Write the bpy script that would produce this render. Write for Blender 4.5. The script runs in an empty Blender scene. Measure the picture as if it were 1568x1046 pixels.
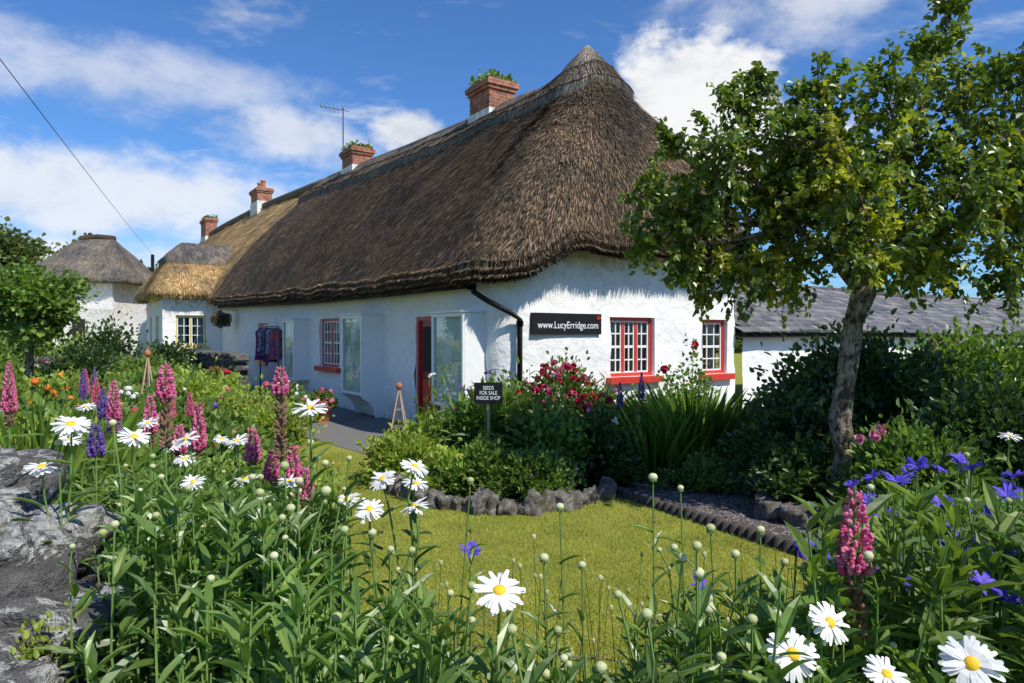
import bpy, bmesh, math, random
import numpy as np
from mathutils import Vector, noise as mn
R=np.random.default_rng(7); random.seed(7)
scene=bpy.context.scene
H=1.63
# ------------------------------------------------------------ mesh builder
def nrm(a):
    l=np.linalg.norm(a,axis=-1,keepdims=True); l[l<1e-9]=1; return a/l
class MB:
    def __init__(s): s.V=[];s.L=[];s.T=[];s.M=[];s.n=0
    def add(s,verts,faces,mat=0):
        verts=np.asarray(verts,float).reshape(-1,3)
        s.V.append(verts)
        s.L.append(np.array([i for f in faces for i in f],dtype=np.int64)+s.n)
        s.T.append(np.array([len(f) for f in faces],dtype=np.int64))
        s.M.append(np.full(len(faces),mat)); s.n+=len(verts)
    def inst(s,tpl,P,D,U,S,mat=0):
        tv,tf=tpl; tv=np.asarray(tv,float)
        P=np.asarray(P,float).reshape(-1,3); N=len(P)
        if N==0: return
        D=nrm(np.broadcast_to(np.asarray(D,float),(N,3)).copy())
        U=np.broadcast_to(np.asarray(U,float),(N,3)).copy()+1e-4
        Y=nrm(np.cross(U,D)); Z=np.cross(D,Y)
        S=np.asarray(S,float)
        if S.ndim==0: S=np.full((N,3),float(S))
        elif S.ndim==1 and len(S)==N and N!=3: S=np.repeat(S[:,None],3,1)
        elif S.ndim==1: S=np.broadcast_to(S,(N,3))
        V=(P[:,None,:]+(S[:,0:1]*tv[None,:,0])[:,:,None]*D[:,None,:]
           +(S[:,1:2]*tv[None,:,1])[:,:,None]*Y[:,None,:]+(S[:,2:3]*tv[None,:,2])[:,:,None]*Z[:,None,:])
        k=len(tv); fl=np.array([i for f in tf for i in f]); ft=np.array([len(f) for f in tf])
        s.V.append(V.reshape(-1,3))
        s.L.append((fl[None,:]+(np.arange(N)*k)[:,None]).reshape(-1)+s.n)
        s.T.append(np.tile(ft,N)); s.M.append(np.full(N*len(ft),mat)); s.n+=N*k
    def build(s,name,mats,smooth=False,parent=None):
        me=bpy.data.meshes.new(name)
        V=np.concatenate(s.V);L=np.concatenate(s.L);T=np.concatenate(s.T);M=np.concatenate(s.M)
        me.vertices.add(len(V)); me.vertices.foreach_set('co',V.astype(np.float32).ravel())
        me.loops.add(len(L)); me.loops.foreach_set('vertex_index',L.astype(np.int32))
        me.polygons.add(len(T)); st=np.concatenate([[0],np.cumsum(T)[:-1]])
        me.polygons.foreach_set('loop_start',st.astype(np.int32))
        me.polygons.foreach_set('loop_total',T.astype(np.int32))
        me.polygons.foreach_set('material_index',M.astype(np.int32))
        me.polygons.foreach_set('use_smooth',np.full(len(T),bool(smooth)))
        for m in mats: me.materials.append(m)
        me.update(calc_edges=True); me.validate()
        ob=bpy.data.objects.new(name,me); scene.collection.objects.link(ob)
        if parent: ob.parent=parent
        return ob
def empty(name):
    e=bpy.data.objects.new(name,None); scene.collection.objects.link(e); return e
# ------------------------------------------------------------ templates
LEAF=([(0,0,0),(.3,.5,.12),(.72,.36,.10),(1,0,-.08),(.72,-.36,.10),(.3,-.5,.12)],[(0,1,2,3),(0,3,4,5)])
def longleaf(droop=.3,w=(.25,1,.75)):
    v=[];t=[0,.35,.7]
    for i,a in enumerate(t):
        z=-droop*a*a
        v+=[(a,.5*w[i],z+.08),(a,0,z),(a,-.5*w[i],z+.08)]
    v.append((1,0,-droop))
    f=[(0,1,4,3),(1,2,5,4),(3,4,7,6),(4,5,8,7),(6,7,9),(7,8,9)]
    return (v,f)
LONG=longleaf(); SWORD=longleaf(.35,(.8,1,.7))
BLADE=([(0,.5,0),(0,-.5,0),(.6,-.35,.03),(.6,.35,.03),(1,0,.0)],[(0,1,2,3),(3,2,4)])
PETAL=([(.08,.18,0),(.08,-.18,0),(.55,-.5,.06),(.55,.5,.06),(.95,.32,.0),(1,0,-.02),(.95,-.32,.0)],[(0,1,2,3),(3,2,6,5,4)])
def ico(sub):
    bm=bmesh.new(); bmesh.ops.create_icosphere(bm,subdivisions=sub,radius=1)
    v=[tuple(x.co) for x in bm.verts]; f=[tuple(q.index for q in p.verts) for p in bm.faces]; bm.free(); return (v,f)
ICO1=ico(1);ICO2=ico(2);ICO3=ico(3);ICO4=ico(4)
OCT=([(1,0,0),(-1,0,0),(0,1,0),(0,-1,0),(0,0,1),(0,0,-1)],[(0,2,4),(2,1,4),(1,3,4),(3,0,4),(2,0,5),(1,2,5),(3,1,5),(0,3,5)])
def tube(B,pts,rad,sides=6,mat=0):
    pts=[Vector(p) for p in pts]; n=len(pts)
    if not hasattr(rad,'__len__'): rad=[rad]*n
    V=[];F=[]
    for i,p in enumerate(pts):
        t=(pts[min(i+1,n-1)]-pts[max(i-1,0)]).normalized()
        a=t.cross(Vector((0.13,1,0.21))) ; a=a.normalized() if a.length>1e-3 else Vector((1,0,0))
        b=t.cross(a)
        for k in range(sides):
            th=2*math.pi*k/sides; V.append(p+(a*math.cos(th)+b*math.sin(th))*rad[i])
    for i in range(n-1):
        for k in range(sides):
            k2=(k+1)%sides; F.append((i*sides+k,i*sides+k2,(i+1)*sides+k2,(i+1)*sides+k))
    F.append(tuple(range(sides))); F.append(tuple((n-1)*sides+k for k in range(sides)))
    B.add([tuple(v) for v in V],F,mat)
# ------------------------------------------------------------ materials
def newmat(name):
    m=bpy.data.materials.new(name); m.use_nodes=True; nt=m.node_tree; nt.nodes.clear()
    out=nt.nodes.new('ShaderNodeOutputMaterial'); return m,nt,out
def N(nt,t,**kw):
    n=nt.nodes.new(t)
    for k,v in kw.items(): setattr(n,k,v)
    return n
def ramp(nt,fac,stops):
    r=nt.nodes.new('ShaderNodeValToRGB'); el=r.color_ramp.elements
    while len(el)<len(stops): el.new(.5)
    for e,(p,c) in zip(el,stops):
        e.position=p; e.color=(c[0],c[1],c[2],1) if hasattr(c,'__len__') else (c,c,c,1)
    nt.links.new(fac,r.inputs[0]); return r.outputs[0]
def mixc(nt,f,a,b,mode='MIX'):
    m=nt.nodes.new('ShaderNodeMix'); m.data_type='RGBA'; m.blend_type=mode
    for sock,v in ((m.inputs[0],f),(m.inputs[6],a),(m.inputs[7],b)):
        if isinstance(v,bpy.types.NodeSocket): nt.links.new(v,sock)
        elif hasattr(v,'__len__'): sock.default_value=(v[0],v[1],v[2],1)
        else: sock.default_value=v
    return m.outputs[2]
def noise(nt,vec,scale,detail=4,rough=.55,dist=0):
    n=N(nt,'ShaderNodeTexNoise'); n.inputs['Scale'].default_value=scale;n.inputs['Detail'].default_value=min(detail,5)
    n.inputs['Roughness'].default_value=rough;n.inputs['Distortion'].default_value=dist
    if vec is not None: nt.links.new(vec,n.inputs['Vector'])
    return n.outputs[0]
def princ(nt,out,col,rough=.6,bump=None,bs=.3,bd=.02,spec=.5,metal=0):
    p=nt.nodes.new('ShaderNodeBsdfPrincipled')
    if isinstance(col,bpy.types.NodeSocket): nt.links.new(col,p.inputs['Base Color'])
    else: p.inputs['Base Color'].default_value=(col[0],col[1],col[2],1)
    p.inputs['Roughness'].default_value=rough
    p.inputs['Specular IOR Level'].default_value=spec; p.inputs['Metallic'].default_value=metal
    if bump is not None:
        b=nt.nodes.new('ShaderNodeBump'); b.inputs['Strength'].default_value=abs(bs);b.inputs['Distance'].default_value=bd
        if bs<0: b.invert=True
        nt.links.new(bump,b.inputs['Height']); nt.links.new(b.outputs[0],p.inputs['Normal'])
    nt.links.new(p.outputs[0],out.inputs[0]); return p
def pos(nt): return N(nt,'ShaderNodeNewGeometry').outputs['Position']
def objc(nt): return N(nt,'ShaderNodeTexCoord').outputs['Object']
def leafmat(name,c1,c2,c3=None,rough=.45,tr=.3,spec=.45):
    m,nt,out=newmat(name); g=N(nt,'ShaderNodeNewGeometry')
    st=[(0,c1),(.6,c2)]+([(1,c3)] if c3 else [])
    col=ramp(nt,g.outputs['Random Per Island'],st)
    nz=noise(nt,g.outputs['Position'],2.2,1)
    col=mixc(nt,1.0,col,ramp(nt,nz,[(.3,.7),(.7,1.25)]),'MULTIPLY')
    p=princ(nt,out,col,rough,spec=spec)
    t=N(nt,'ShaderNodeBsdfTranslucent'); c2_=mixc(nt,1.0,col,(1.5,1.6,.6),'MULTIPLY'); nt.links.new(c2_,t.inputs[0])
    mx=N(nt,'ShaderNodeMixShader'); mx.inputs[0].default_value=tr
    nt.links.new(p.outputs[0],mx.inputs[1]);nt.links.new(t.outputs[0],mx.inputs[2]);nt.links.new(mx.outputs[0],out.inputs[0])
    return m
def petalmat(name,c1,c2,tr=.25,rough=.55):
    m,nt,out=newmat(name); g=N(nt,'ShaderNodeNewGeometry'); col=ramp(nt,g.outputs['Random Per Island'],[(0,c1),(1,c2)])
    p=princ(nt,out,col,rough,spec=.3); t=N(nt,'ShaderNodeBsdfTranslucent'); nt.links.new(col,t.inputs[0])
    mx=N(nt,'ShaderNodeMixShader'); mx.inputs[0].default_value=tr
    nt.links.new(p.outputs[0],mx.inputs[1]);nt.links.new(t.outputs[0],mx.inputs[2]);nt.links.new(mx.outputs[0],out.inputs[0])
    return m
def plain(name,col,rough=.5,nscale=20,var=.12,bs=.1,spec=.5,metal=0):
    m,nt,out=newmat(name); nz=noise(nt,objc(nt),nscale,3)
    c=mixc(nt,1.0,col,ramp(nt,nz,[(.3,1-var),(.7,1+var*.6)]),'MULTIPLY')
    princ(nt,out,c,rough,nz,bs,.01,spec,metal); return m
def thatch(name,cd,cm,cl):
    m,nt,out=newmat(name); uv=N(nt,'ShaderNodeTexCoord').outputs['UV']
    mp=N(nt,'ShaderNodeMapping'); mp.inputs['Scale'].default_value=(26,5.0,1); nt.links.new(uv,mp.inputs[0])
    fine=noise(nt,mp.outputs[0],1,4,.7,.6)
    mp2=N(nt,'ShaderNodeMapping'); mp2.inputs['Scale'].default_value=(4,2.6,1); nt.links.new(uv,mp2.inputs[0])
    mid=noise(nt,mp2.outputs[0],1,4,.65,.4)
    big=noise(nt,uv,.55,3)
    c=ramp(nt,fine,[(.32,cd),(.52,cm),(.72,cl)])
    c=mixc(nt,1.0,c,ramp(nt,mid,[(.3,.45),(.7,1.4)]),'MULTIPLY')
    c=mixc(nt,1.0,c,ramp(nt,big,[(.35,(.55,.58,.62)),(.7,(1.3,1.14,.95))]),'MULTIPLY')
    a=N(nt,'ShaderNodeMath',operation='ADD'); nt.links.new(fine,a.inputs[0]);nt.links.new(mid,a.inputs[1])
    princ(nt,out,c,.9,a.outputs[0],1.0,.10,.15); return m
M={}
M['thatch']=thatch('thatch_weathered',(.042,.034,.027),(.12,.092,.068),(.29,.225,.16))
M['thatch_cap']=thatch('thatch_ridge_cap',(.12,.11,.10),(.25,.23,.205),(.42,.39,.35))
M['thatch_new']=thatch('thatch_golden',(.26,.17,.07),(.52,.37,.18),(.72,.56,.32))
def strawmat(name,c1,c2,c3):
    m,nt,out=newmat(name); g=N(nt,'ShaderNodeNewGeometry')
    col=ramp(nt,g.outputs['Random Per Island'],[(0,c1),(.6,c2),(1,c3)])
    big=noise(nt,g.outputs['Position'],.8,3,.65)
    col=mixc(nt,1.0,col,ramp(nt,big,[(.35,(.5,.52,.55)),(.68,(1.35,1.16,.95))]),'MULTIPLY')
    princ(nt,out,col,.85,spec=.2); return m
M['straw']=strawmat('straw',(.045,.036,.028),(.13,.10,.073),(.40,.31,.22))
M['straw_cap']=strawmat('straw_grey',(.14,.13,.12),(.29,.27,.24),(.50,.47,.42))
M['straw_new']=strawmat('straw_new',(.30,.20,.09),(.54,.39,.19),(.75,.6,.36))
def whitewash():
    m,nt,out=newmat('whitewash'); p=pos(nt)
    n1=noise(nt,p,1.8,3,.6); n2=noise(nt,p,7,5,.6)
    sep=N(nt,'ShaderNodeSeparateXYZ'); nt.links.new(p,sep.inputs[0])
    c=ramp(nt,n2,[(.25,(.80,.79,.765)),(.6,(.89,.88,.855))])
    c=mixc(nt,1.0,c,ramp(nt,n1,[(.3,(.94,.94,.91)),(.6,1.0)]),'MULTIPLY')
    mr=N(nt,'ShaderNodeMapRange'); nt.links.new(sep.outputs[2],mr.inputs[0]); mr.inputs[1].default_value=.55;mr.inputs[2].default_value=0;mr.inputs[3].default_value=0;mr.inputs[4].default_value=1
    mu=N(nt,'ShaderNodeMath',operation='MULTIPLY'); nt.links.new(mr.outputs[0],mu.inputs[0]); nt.links.new(ramp(nt,n2,[(.42,0.0),(.68,.75)]),mu.inputs[1])
    c=mixc(nt,mu.outputs[0],c,(.33,.32,.27))
    stain=N(nt,'ShaderNodeMath',operation='MULTIPLY'); mr2=N(nt,'ShaderNodeMapRange'); nt.links.new(sep.outputs[2],mr2.inputs[0]); mr2.inputs[1].default_value=2.1;mr2.inputs[2].default_value=2.9
    nt.links.new(mr2.outputs[0],stain.inputs[0]); nt.links.new(ramp(nt,n2,[(.42,0.0),(.66,.8)]),stain.inputs[1])
    c=mixc(nt,stain.outputs[0],c,(.42,.38,.32))
    princ(nt,out,c,.8,n2,.55,.055,.25); return m
M['wall']=whitewash()
M['white']=plain('white_paint',(.82,.82,.80),.4,8,.05,.05)
M['red']=plain('red_paint',(.60,.04,.02),.4,12,.15,.05)
M['darkred']=plain('dark_red_paint',(.22,.015,.018),.35,12,.15,.05)
M['cream']=plain('cream_paint',(.6,.5,.2),.5)
M['black']=plain('black_paint',(.010,.010,.011),.55,10,.2,.03,.25)
M['signwhite']=plain('sign_lettering',(.8,.8,.8),.5,5,.02,0)
def glass(name,k):
    m,nt,out=newmat(name)
    t=N(nt,'ShaderNodeBsdfTransparent'); t.inputs[0].default_value=(.85,.9,.88,1)
    g=N(nt,'ShaderNodeBsdfGlossy'); g.inputs['Roughness'].default_value=.03
    f=N(nt,'ShaderNodeFresnel'); f.inputs[0].default_value=1.5
    mu=N(nt,'ShaderNodeMath',operation='MULTIPLY'); nt.links.new(f.outputs[0],mu.inputs[0]); mu.inputs[1].default_value=k
    mx=N(nt,'ShaderNodeMixShader'); nt.links.new(mu.outputs[0],mx.inputs[0]);nt.links.new(t.outputs[0],mx.inputs[1]);nt.links.new(g.outputs[0],mx.inputs[2]); nt.links.new(mx.outputs[0],out.inputs[0]); return m
M['glass']=glass('window_glass',1.0); M['glass2']=glass('cabinet_glass',.25)
M['curtain']=plain('lace_curtain',(.62,.62,.62),.9,30,.35,.3)
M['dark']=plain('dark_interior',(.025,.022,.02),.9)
def notice():
    m,nt,out=newmat('notice_board'); p=objc(nt)
    n=noise(nt,p,2.2,3)
    c=ramp(nt,n,[(.3,(.40,.50,.40)),(.5,(.60,.68,.58)),(.7,(.78,.80,.74))])
    princ(nt,out,c,.6,spec=.3); return m
M['notice']=notice()
def brick():
    m,nt,out=newmat('chimney_brick'); p=objc(nt)
    sx=N(nt,'ShaderNodeSeparateXYZ'); nt.links.new(p,sx.inputs[0]); ad=N(nt,'ShaderNodeMath',operation='ADD')
    nt.links.new(sx.outputs[0],ad.inputs[0]);nt.links.new(sx.outputs[1],ad.inputs[1])
    cb=N(nt,'ShaderNodeCombineXYZ'); nt.links.new(ad.outputs[0],cb.inputs[0]);nt.links.new(sx.outputs[2],cb.inputs[1])
    b=N(nt,'ShaderNodeTexBrick'); nt.links.new(cb.outputs[0],b.inputs['Vector']); b.inputs['Scale'].default_value=1
    b.inputs['Brick Width'].default_value=.22;b.inputs['Row Height'].default_value=.075;b.inputs['Mortar Size'].default_value=.008
    b.inputs['Color1'].default_value=(.44,.13,.06,1);b.inputs['Color2'].default_value=(.26,.08,.045,1);b.inputs['Mortar'].default_value=(.3,.25,.2,1)
    n=noise(nt,p,6,5); c=mixc(nt,1.0,b.outputs[0],ramp(nt,n,[(.3,.55),(.7,1.3)]),'MULTIPLY')
    princ(nt,out,c,.85,n,.5,.02); return m
M['brick']=brick()
def stone(name,base,lich=.5,moss=.3,sc=1.0,bright=1.0):
    m,nt,out=newmat(name); p=pos(nt)
    n1=noise(nt,p,7*sc,5,.65); n2=noise(nt,p,3*sc,3,.6,.5); n3=noise(nt,p,30*sc,4,.7)
    c=ramp(nt,n1,[(.3,[b*.35 for b in base]),(.55,base),(.75,[b*1.6 for b in base])])
    n4=noise(nt,p,5.5*sc,5,.72,1.0)
    lc=ramp(nt,n3,[(.35,[.16*bright]*3),(.5,[.40*bright,.40*bright,.38*bright]),(.68,[.66*bright,.66*bright,.62*bright])])
    c=mixc(nt,ramp(nt,n4,[(.56-.12*lich,0.0),(.60-.12*lich,1.0)]),c,lc)
    c=mixc(nt,ramp(nt,n2,[(.60-.1*moss,0.0),(.70,.85)]),c,(.10,.095,.02))
    a=N(nt,'ShaderNodeMath',operation='ADD'); nt.links.new(n1,a.inputs[0]);nt.links.new(n3,a.inputs[1])
    princ(nt,out,c,.9,a.outputs[0],1.0,.045,.2); return m
M['stone']=stone('lichen_stone',(.15,.145,.14),.65,.35,1.3)
M['rock']=stone('border_rock',(.26,.23,.195),.1,.4,1.8,.9)
M['greywall']=stone('grey_stone_wall',(.16,.15,.14),-.6,.3,.8)
def grassground():
    m,nt,out=newmat('lawn_ground'); p=pos(nt)
    n1=noise(nt,p,.9,3); n2=noise(nt,p,14,4,.7); n3=noise(nt,p,90,2,.7)
    c=ramp(nt,n1,[(.35,(.25,.29,.035)),(.65,(.36,.36,.06))])
    c=mixc(nt,ramp(nt,n2,[(.5,0.0),(.72,.7)]),c,(.38,.30,.13))
    c=mixc(nt,1.0,c,ramp(nt,n3,[(.3,.55),(.7,1.3)]),'MULTIPLY')
    princ(nt,out,c,.9,n3,.8,.03,.15); return m
M['lawn']=grassground()
M['soil']=plain('soil',(.06,.045,.03),.95,25,.5,1.0,.1)
def gravel():
    m,nt,out=newmat('gravel'); p=pos(nt); v=N(nt,'ShaderNodeTexVoronoi'); v.inputs['Scale'].default_value=38; nt.links.new(p,v.inputs['Vector'])
    s=N(nt,'ShaderNodeSeparateColor'); nt.links.new(v.outputs['Color'],s.inputs[0])
    c=ramp(nt,s.outputs[0],[(0,(.12,.10,.095)),(.5,(.26,.22,.21)),(1,(.46,.40,.38))])
    c=mixc(nt,1.0,c,ramp(nt,v.outputs['Distance'],[(.2,1.0),(.6,.3)]),'MULTIPLY')
    princ(nt,out,c,.85,v.outputs['Distance'],-.8,.02,.2); return m
M['gravel']=gravel()
M['path']=plain('asphalt',(.18,.175,.165),.9,40,.35,.5,.2)
def bark(name,a,b):
    m,nt,out=newmat(name); p=pos(nt)
    mp=N(nt,'ShaderNodeMapping'); mp.inputs['Scale'].default_value=(1,1,.6); nt.links.new(p,mp.inputs[0])
    n1=noise(nt,mp.outputs[0],20,5,.7,.6); n2=noise(nt,p,7,3)
    c=ramp(nt,n1,[(.42,a),(.58,b)]); c=mixc(nt,ramp(nt,n2,[(.5,0.0),(.7,.7)]),c,(.14,.12,.05))
    princ(nt,out,c,.9,n1,1.0,.06,.2); return m
M['bark']=bark('tree_bark',(.05,.036,.026),(.40,.33,.25))
M['wood']=plain('garden_wood',(.35,.25,.15),.8,30,.3,.4)
M['terra']=plain('terracotta',(.42,.15,.06),.8,15,.2,.2)
M['bluepot']=plain('blue_glaze',(.03,.06,.2),.2,8,.2,.05)
M['darkpot']=plain('dark_pot',(.05,.07,.05),.5,10,.2,.1)
M['teal']=plain('teal_plastic',(.03,.2,.2),.4,10,.1,.05)
M['metal']=plain('grey_metal',(.2,.2,.21),.4,20,.1,.05,metal=.8)
M['lf_tree']=leafmat('tree_leaves',(.07,.125,.022),(.14,.205,.032),(.27,.31,.045),.33,.38,.6)
M['lf_yel']=leafmat('young_leaves',(.24,.28,.03),(.38,.40,.045),(.50,.46,.06),.4,.4,.5)
M['lf_daisy']=leafmat('daisy_leaves',(.085,.165,.035),(.145,.245,.05),(.23,.33,.075),.36,.34,.55)
M['lf_dark']=leafmat('dark_shrub_leaves',(.03,.066,.02),(.062,.115,.03),(.10,.16,.045),.33,.25,.55)
M['lf_mid']=leafmat('bed_leaves',(.09,.17,.035),(.165,.26,.05),(.25,.34,.07),.48,.36,.4)
M['lf_light']=leafmat('light_leaves',(.21,.30,.045),(.32,.41,.065),(.44,.48,.10),.5,.38,.4)
M['lf_sword']=leafmat('sword_leaves',(.09,.18,.025),(.17,.28,.04),(.28,.37,.07),.35,.35,.5)
M['lf_far']=leafmat('far_leaves',(.10,.135,.045),(.15,.185,.06),(.19,.23,.08),.7,.25,.2)
M['lf_euph']=leafmat('lime_leaves',(.36,.42,.05),(.54,.53,.08),None,.5,.35,.3)
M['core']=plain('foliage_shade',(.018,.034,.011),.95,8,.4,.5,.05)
M['stem']=plain('stems',(.15,.25,.06),.6,20,.2,.1,.3)
M['grass']=leafmat('grass_blades',(.25,.31,.035),(.37,.40,.06),(.48,.43,.15),.6,.3,.2)
M['p_white']=petalmat('white_petals',(.78,.78,.75),(.86,.86,.83),.2)
M['p_yellow']=petalmat('yellow_disc',(.75,.42,.01),(.85,.55,.02),.05)
M['p_bud']=petalmat('buds',(.42,.48,.18),(.70,.70,.42),.2)
M['p_pink']=petalmat('lupin_pink',(.60,.05,.20),(.85,.30,.46),.25)
M['p_pod']=petalmat('lupin_pods',(.20,.12,.07),(.33,.16,.12),.15)
M['p_palepink']=petalmat('pale_pink',(.65,.3,.38),(.7,.2,.3),.2)
M['p_blue']=petalmat('cornflower_blue',(.07,.05,.50),(.20,.12,.72),.25)
M['p_purple']=petalmat('purple_petals',(.12,.06,.26),(.24,.13,.45),.2)
M['p_red']=petalmat('rose_petals',(.45,.01,.04),(.66,.03,.10),.2)
M['p_rpink']=petalmat('rose_pink',(.6,.07,.17),(.75,.18,.3),.2)
M['p_orange']=petalmat('poppy_orange',(.75,.16,.02),(.8,.28,.03),.2)
# ------------------------------------------------------------ world / light / camera
sun_az=math.atan2(.74,-.67); sun_el=math.radians(50)
w=bpy.data.worlds.new('World'); scene.world=w; w.use_nodes=True; nt=w.node_tree; nt.nodes.clear()
wo=nt.nodes.new('ShaderNodeOutputWorld'); bg=nt.nodes.new('ShaderNodeBackground'); bg.inputs[1].default_value=.15
w.cycles.sampling_method='MANUAL'; w.cycles.sample_map_resolution=512
sky=nt.nodes.new('ShaderNodeTexSky'); sky.sky_type='NISHITA'; sky.sun_disc=False; sky.sun_elevation=sun_el; sky.sun_rotation=sun_az
sky.air_density=1.0; sky.dust_density=.3; sky.ozone_density=2.0
g=N(nt,'ShaderNodeTexCoord').outputs['Generated']
sep=N(nt,'ShaderNodeSeparateXYZ'); nt.links.new(g,sep.inputs[0])
def mth(op,a,b=None,c=None):
    n=N(nt,'ShaderNodeMath',operation=op)
    for i,v in enumerate((a,b,c)):
        if v is None: continue
        if isinstance(v,bpy.types.NodeSocket): nt.links.new(v,n.inputs[i])
        else: n.inputs[i].default_value=v
    return n.outputs[0]
def sstep(v,a,b,lo=0,hi=1):
    n=N(nt,'ShaderNodeMapRange'); n.interpolation_type='SMOOTHSTEP'; nt.links.new(v,n.inputs[0])
    for i,x in enumerate((a,b,lo,hi)): n.inputs[i+1].default_value=x
    return n.outputs[0]
zz=mth('MAXIMUM',sep.outputs[2],0.0); zd=mth('ADD',zz,.10)
cb=N(nt,'ShaderNodeCombineXYZ'); nt.links.new(mth('DIVIDE',sep.outputs[0],zd),cb.inputs[0]); nt.links.new(mth('DIVIDE',sep.outputs[1],zd),cb.inputs[1])
mpw=N(nt,'ShaderNodeMapping'); mpw.inputs['Scale'].default_value=(.75,1.3,1); mpw.inputs['Rotation'].default_value=(0,0,.12); mpw.inputs['Location'].default_value=(1.3,.4,0); nt.links.new(cb.outputs[0],mpw.inputs[0])
nA=noise(nt,mpw.outputs[0],1.7,5,.66,.3)
mpb=N(nt,'ShaderNodeMapping'); mpb.inputs['Scale'].default_value=(1,1,1.7); nt.links.new(g,mpb.inputs[0])
nB=noise(nt,mpb.outputs[0],8,5,.62,.1)
left=sstep(sep.outputs[0],.10,-.40,0,1)
low=sstep(zz,.30,.05,0,1)
bias=mth('ADD',mth('MULTIPLY',left,.075),mth('MULTIPLY',low,.055))
mA=sstep(mth('ADD',nA,bias),.57,.82,0,.8)
def blob(dv_,rx,rz_,wd,amp):
    v=Vector(dv_).normalized(); sb=N(nt,'ShaderNodeVectorMath',operation='SUBTRACT'); nt.links.new(g,sb.inputs[0]); sb.inputs[1].default_value=v
    ml=N(nt,'ShaderNodeVectorMath',operation='MULTIPLY'); nt.links.new(sb.outputs[0],ml.inputs[0]); ml.inputs[1].default_value=(1/rx,1/rx,1/rz_)
    ln=N(nt,'ShaderNodeVectorMath',operation='LENGTH'); nt.links.new(ml.outputs[0],ln.inputs[0])
    return sstep(mth('SUBTRACT',ln.outputs['Value'],mth('MULTIPLY',mth('SUBTRACT',nB,.5),amp)),1+wd,1-wd,0,1)
mask=mA
for args,k in ((((.235,.92,.31),.10,.085,.25,2.2),1),(((.30,.93,.245),.14,.055,.3,2.0),.95),(((-.145,.95,.285),.055,.024,.35,2.0),.95),
  (((-.55,.83,.17),.22,.05,.6,3.),.8),(((-.30,.93,.275),.09,.028,.7,3.2),.7),(((-.48,.82,.31),.15,.03,.8,3.4),.55),(((.38,.80,.43),.14,.05,.8,3.2),.65),(((-.62,.78,.08),.3,.05,.6,2.),.85)):
    mask=mth('MAXIMUM',mask,mth('MULTIPLY',blob(*args),k))
shade=sstep(nB,.3,.6,.0,1)
skyc=mixc(nt,1.0,sky.outputs[0],(.42,.70,1.04),'MULTIPLY')
cloudc=mixc(nt,shade,(4.6,4.9,5.3),(6.2,6.25,6.3))
fin=mixc(nt,mask,skyc,cloudc)
nt.links.new(fin,bg.inputs[0]); nt.links.new(bg.outputs[0],wo.inputs[0])
sd=bpy.data.lights.new('sun','SUN'); sd.energy=5.0; sd.angle=math.radians(.53); sd.color=(1,.94,.84)
so=bpy.data.objects.new('sun',sd); scene.collection.objects.link(so)
ts=Vector((math.sin(sun_az)*math.cos(sun_el),math.cos(sun_az)*math.cos(sun_el),math.sin(sun_el)))
so.rotation_euler=ts.to_track_quat('Z','Y').to_euler(); so.location=ts*50
cd=bpy.data.cameras.new('camera'); cd.lens=24; cd.sensor_width=36; cd.clip_end=2000; cd.clip_start=.05
co=bpy.data.objects.new('camera',cd); scene.collection.objects.link(co); co.location=(0,0,H); co.rotation_euler=(math.radians(90-.44),0,0); scene.camera=co
scene.view_settings.view_transform='Standard'; scene.view_settings.look='None'; scene.view_settings.exposure=0
# ------------------------------------------------------------ cottage frame: s along street front, r across, z up
C0=np.array([-.155,10.08]); dv=np.array([-.561,.827]); nv=np.array([.827,.561])
def W(s,r,z=0):
    p=C0+dv*s+nv*r; return (p[0],p[1],z)
def sr(x,y):
    q=np.array([x,y])-C0; return q@dv,q@nv
B=MB(); B.add([(-900,-300,0),(900,-300,0),(900,1500,0),(-900,1500,0)],[(0,1,2,3)])
B.build('ground',[M['lawn']])
def sheet(name,poly,z,mat):
    B=MB(); B.add([(x,y,z) for x,y in poly],[tuple(range(len(poly)))]); return B.build(name,[mat])
sheet('asphalt_path',[W(-.1,-.02)[:2],W(40,-.02)[:2],W(40,-2.1)[:2],W(8,-2.1)[:2],W(3,-2.15)[:2],W(.2,-1.9)[:2]],.006,M['path'])
bed=[(-1.41,7.4),(-.84,6.55),(-.3,6.3),(.1,6.26),(.6,6.5),(1.05,7.04),(1.9,8.2),(4.4,12.8),(-.1,10.0),(-1.5,10.2),(-1.75,9.0)]
sheet('flowerbed_soil',bed,.010,M['soil'])
grav=[(1.05,7.04),(1.75,5.77),(2.18,5.0),(2.45,4.3),(2.8,3.6),(12,3.6),(14,18),(4.4,12.8),(1.9,8.2)]
sheet('gravel_bed',grav,.014,M['gravel'])
sheet('garden_bed_soil',[(-14,6),(-4.0,6),(-3.1,9.2),(-6.0,14),(-10,20.5),(-22,20.5)],.008,M['soil'])
sheet('foreground_bed_soil',[(-5,.3),(3.6,.3),(3.2,2.6),(1.2,2.5),(.3,1.8),(-.4,2.2),(-1.2,4.3),(-5,5)],.008,M['soil'])
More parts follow.
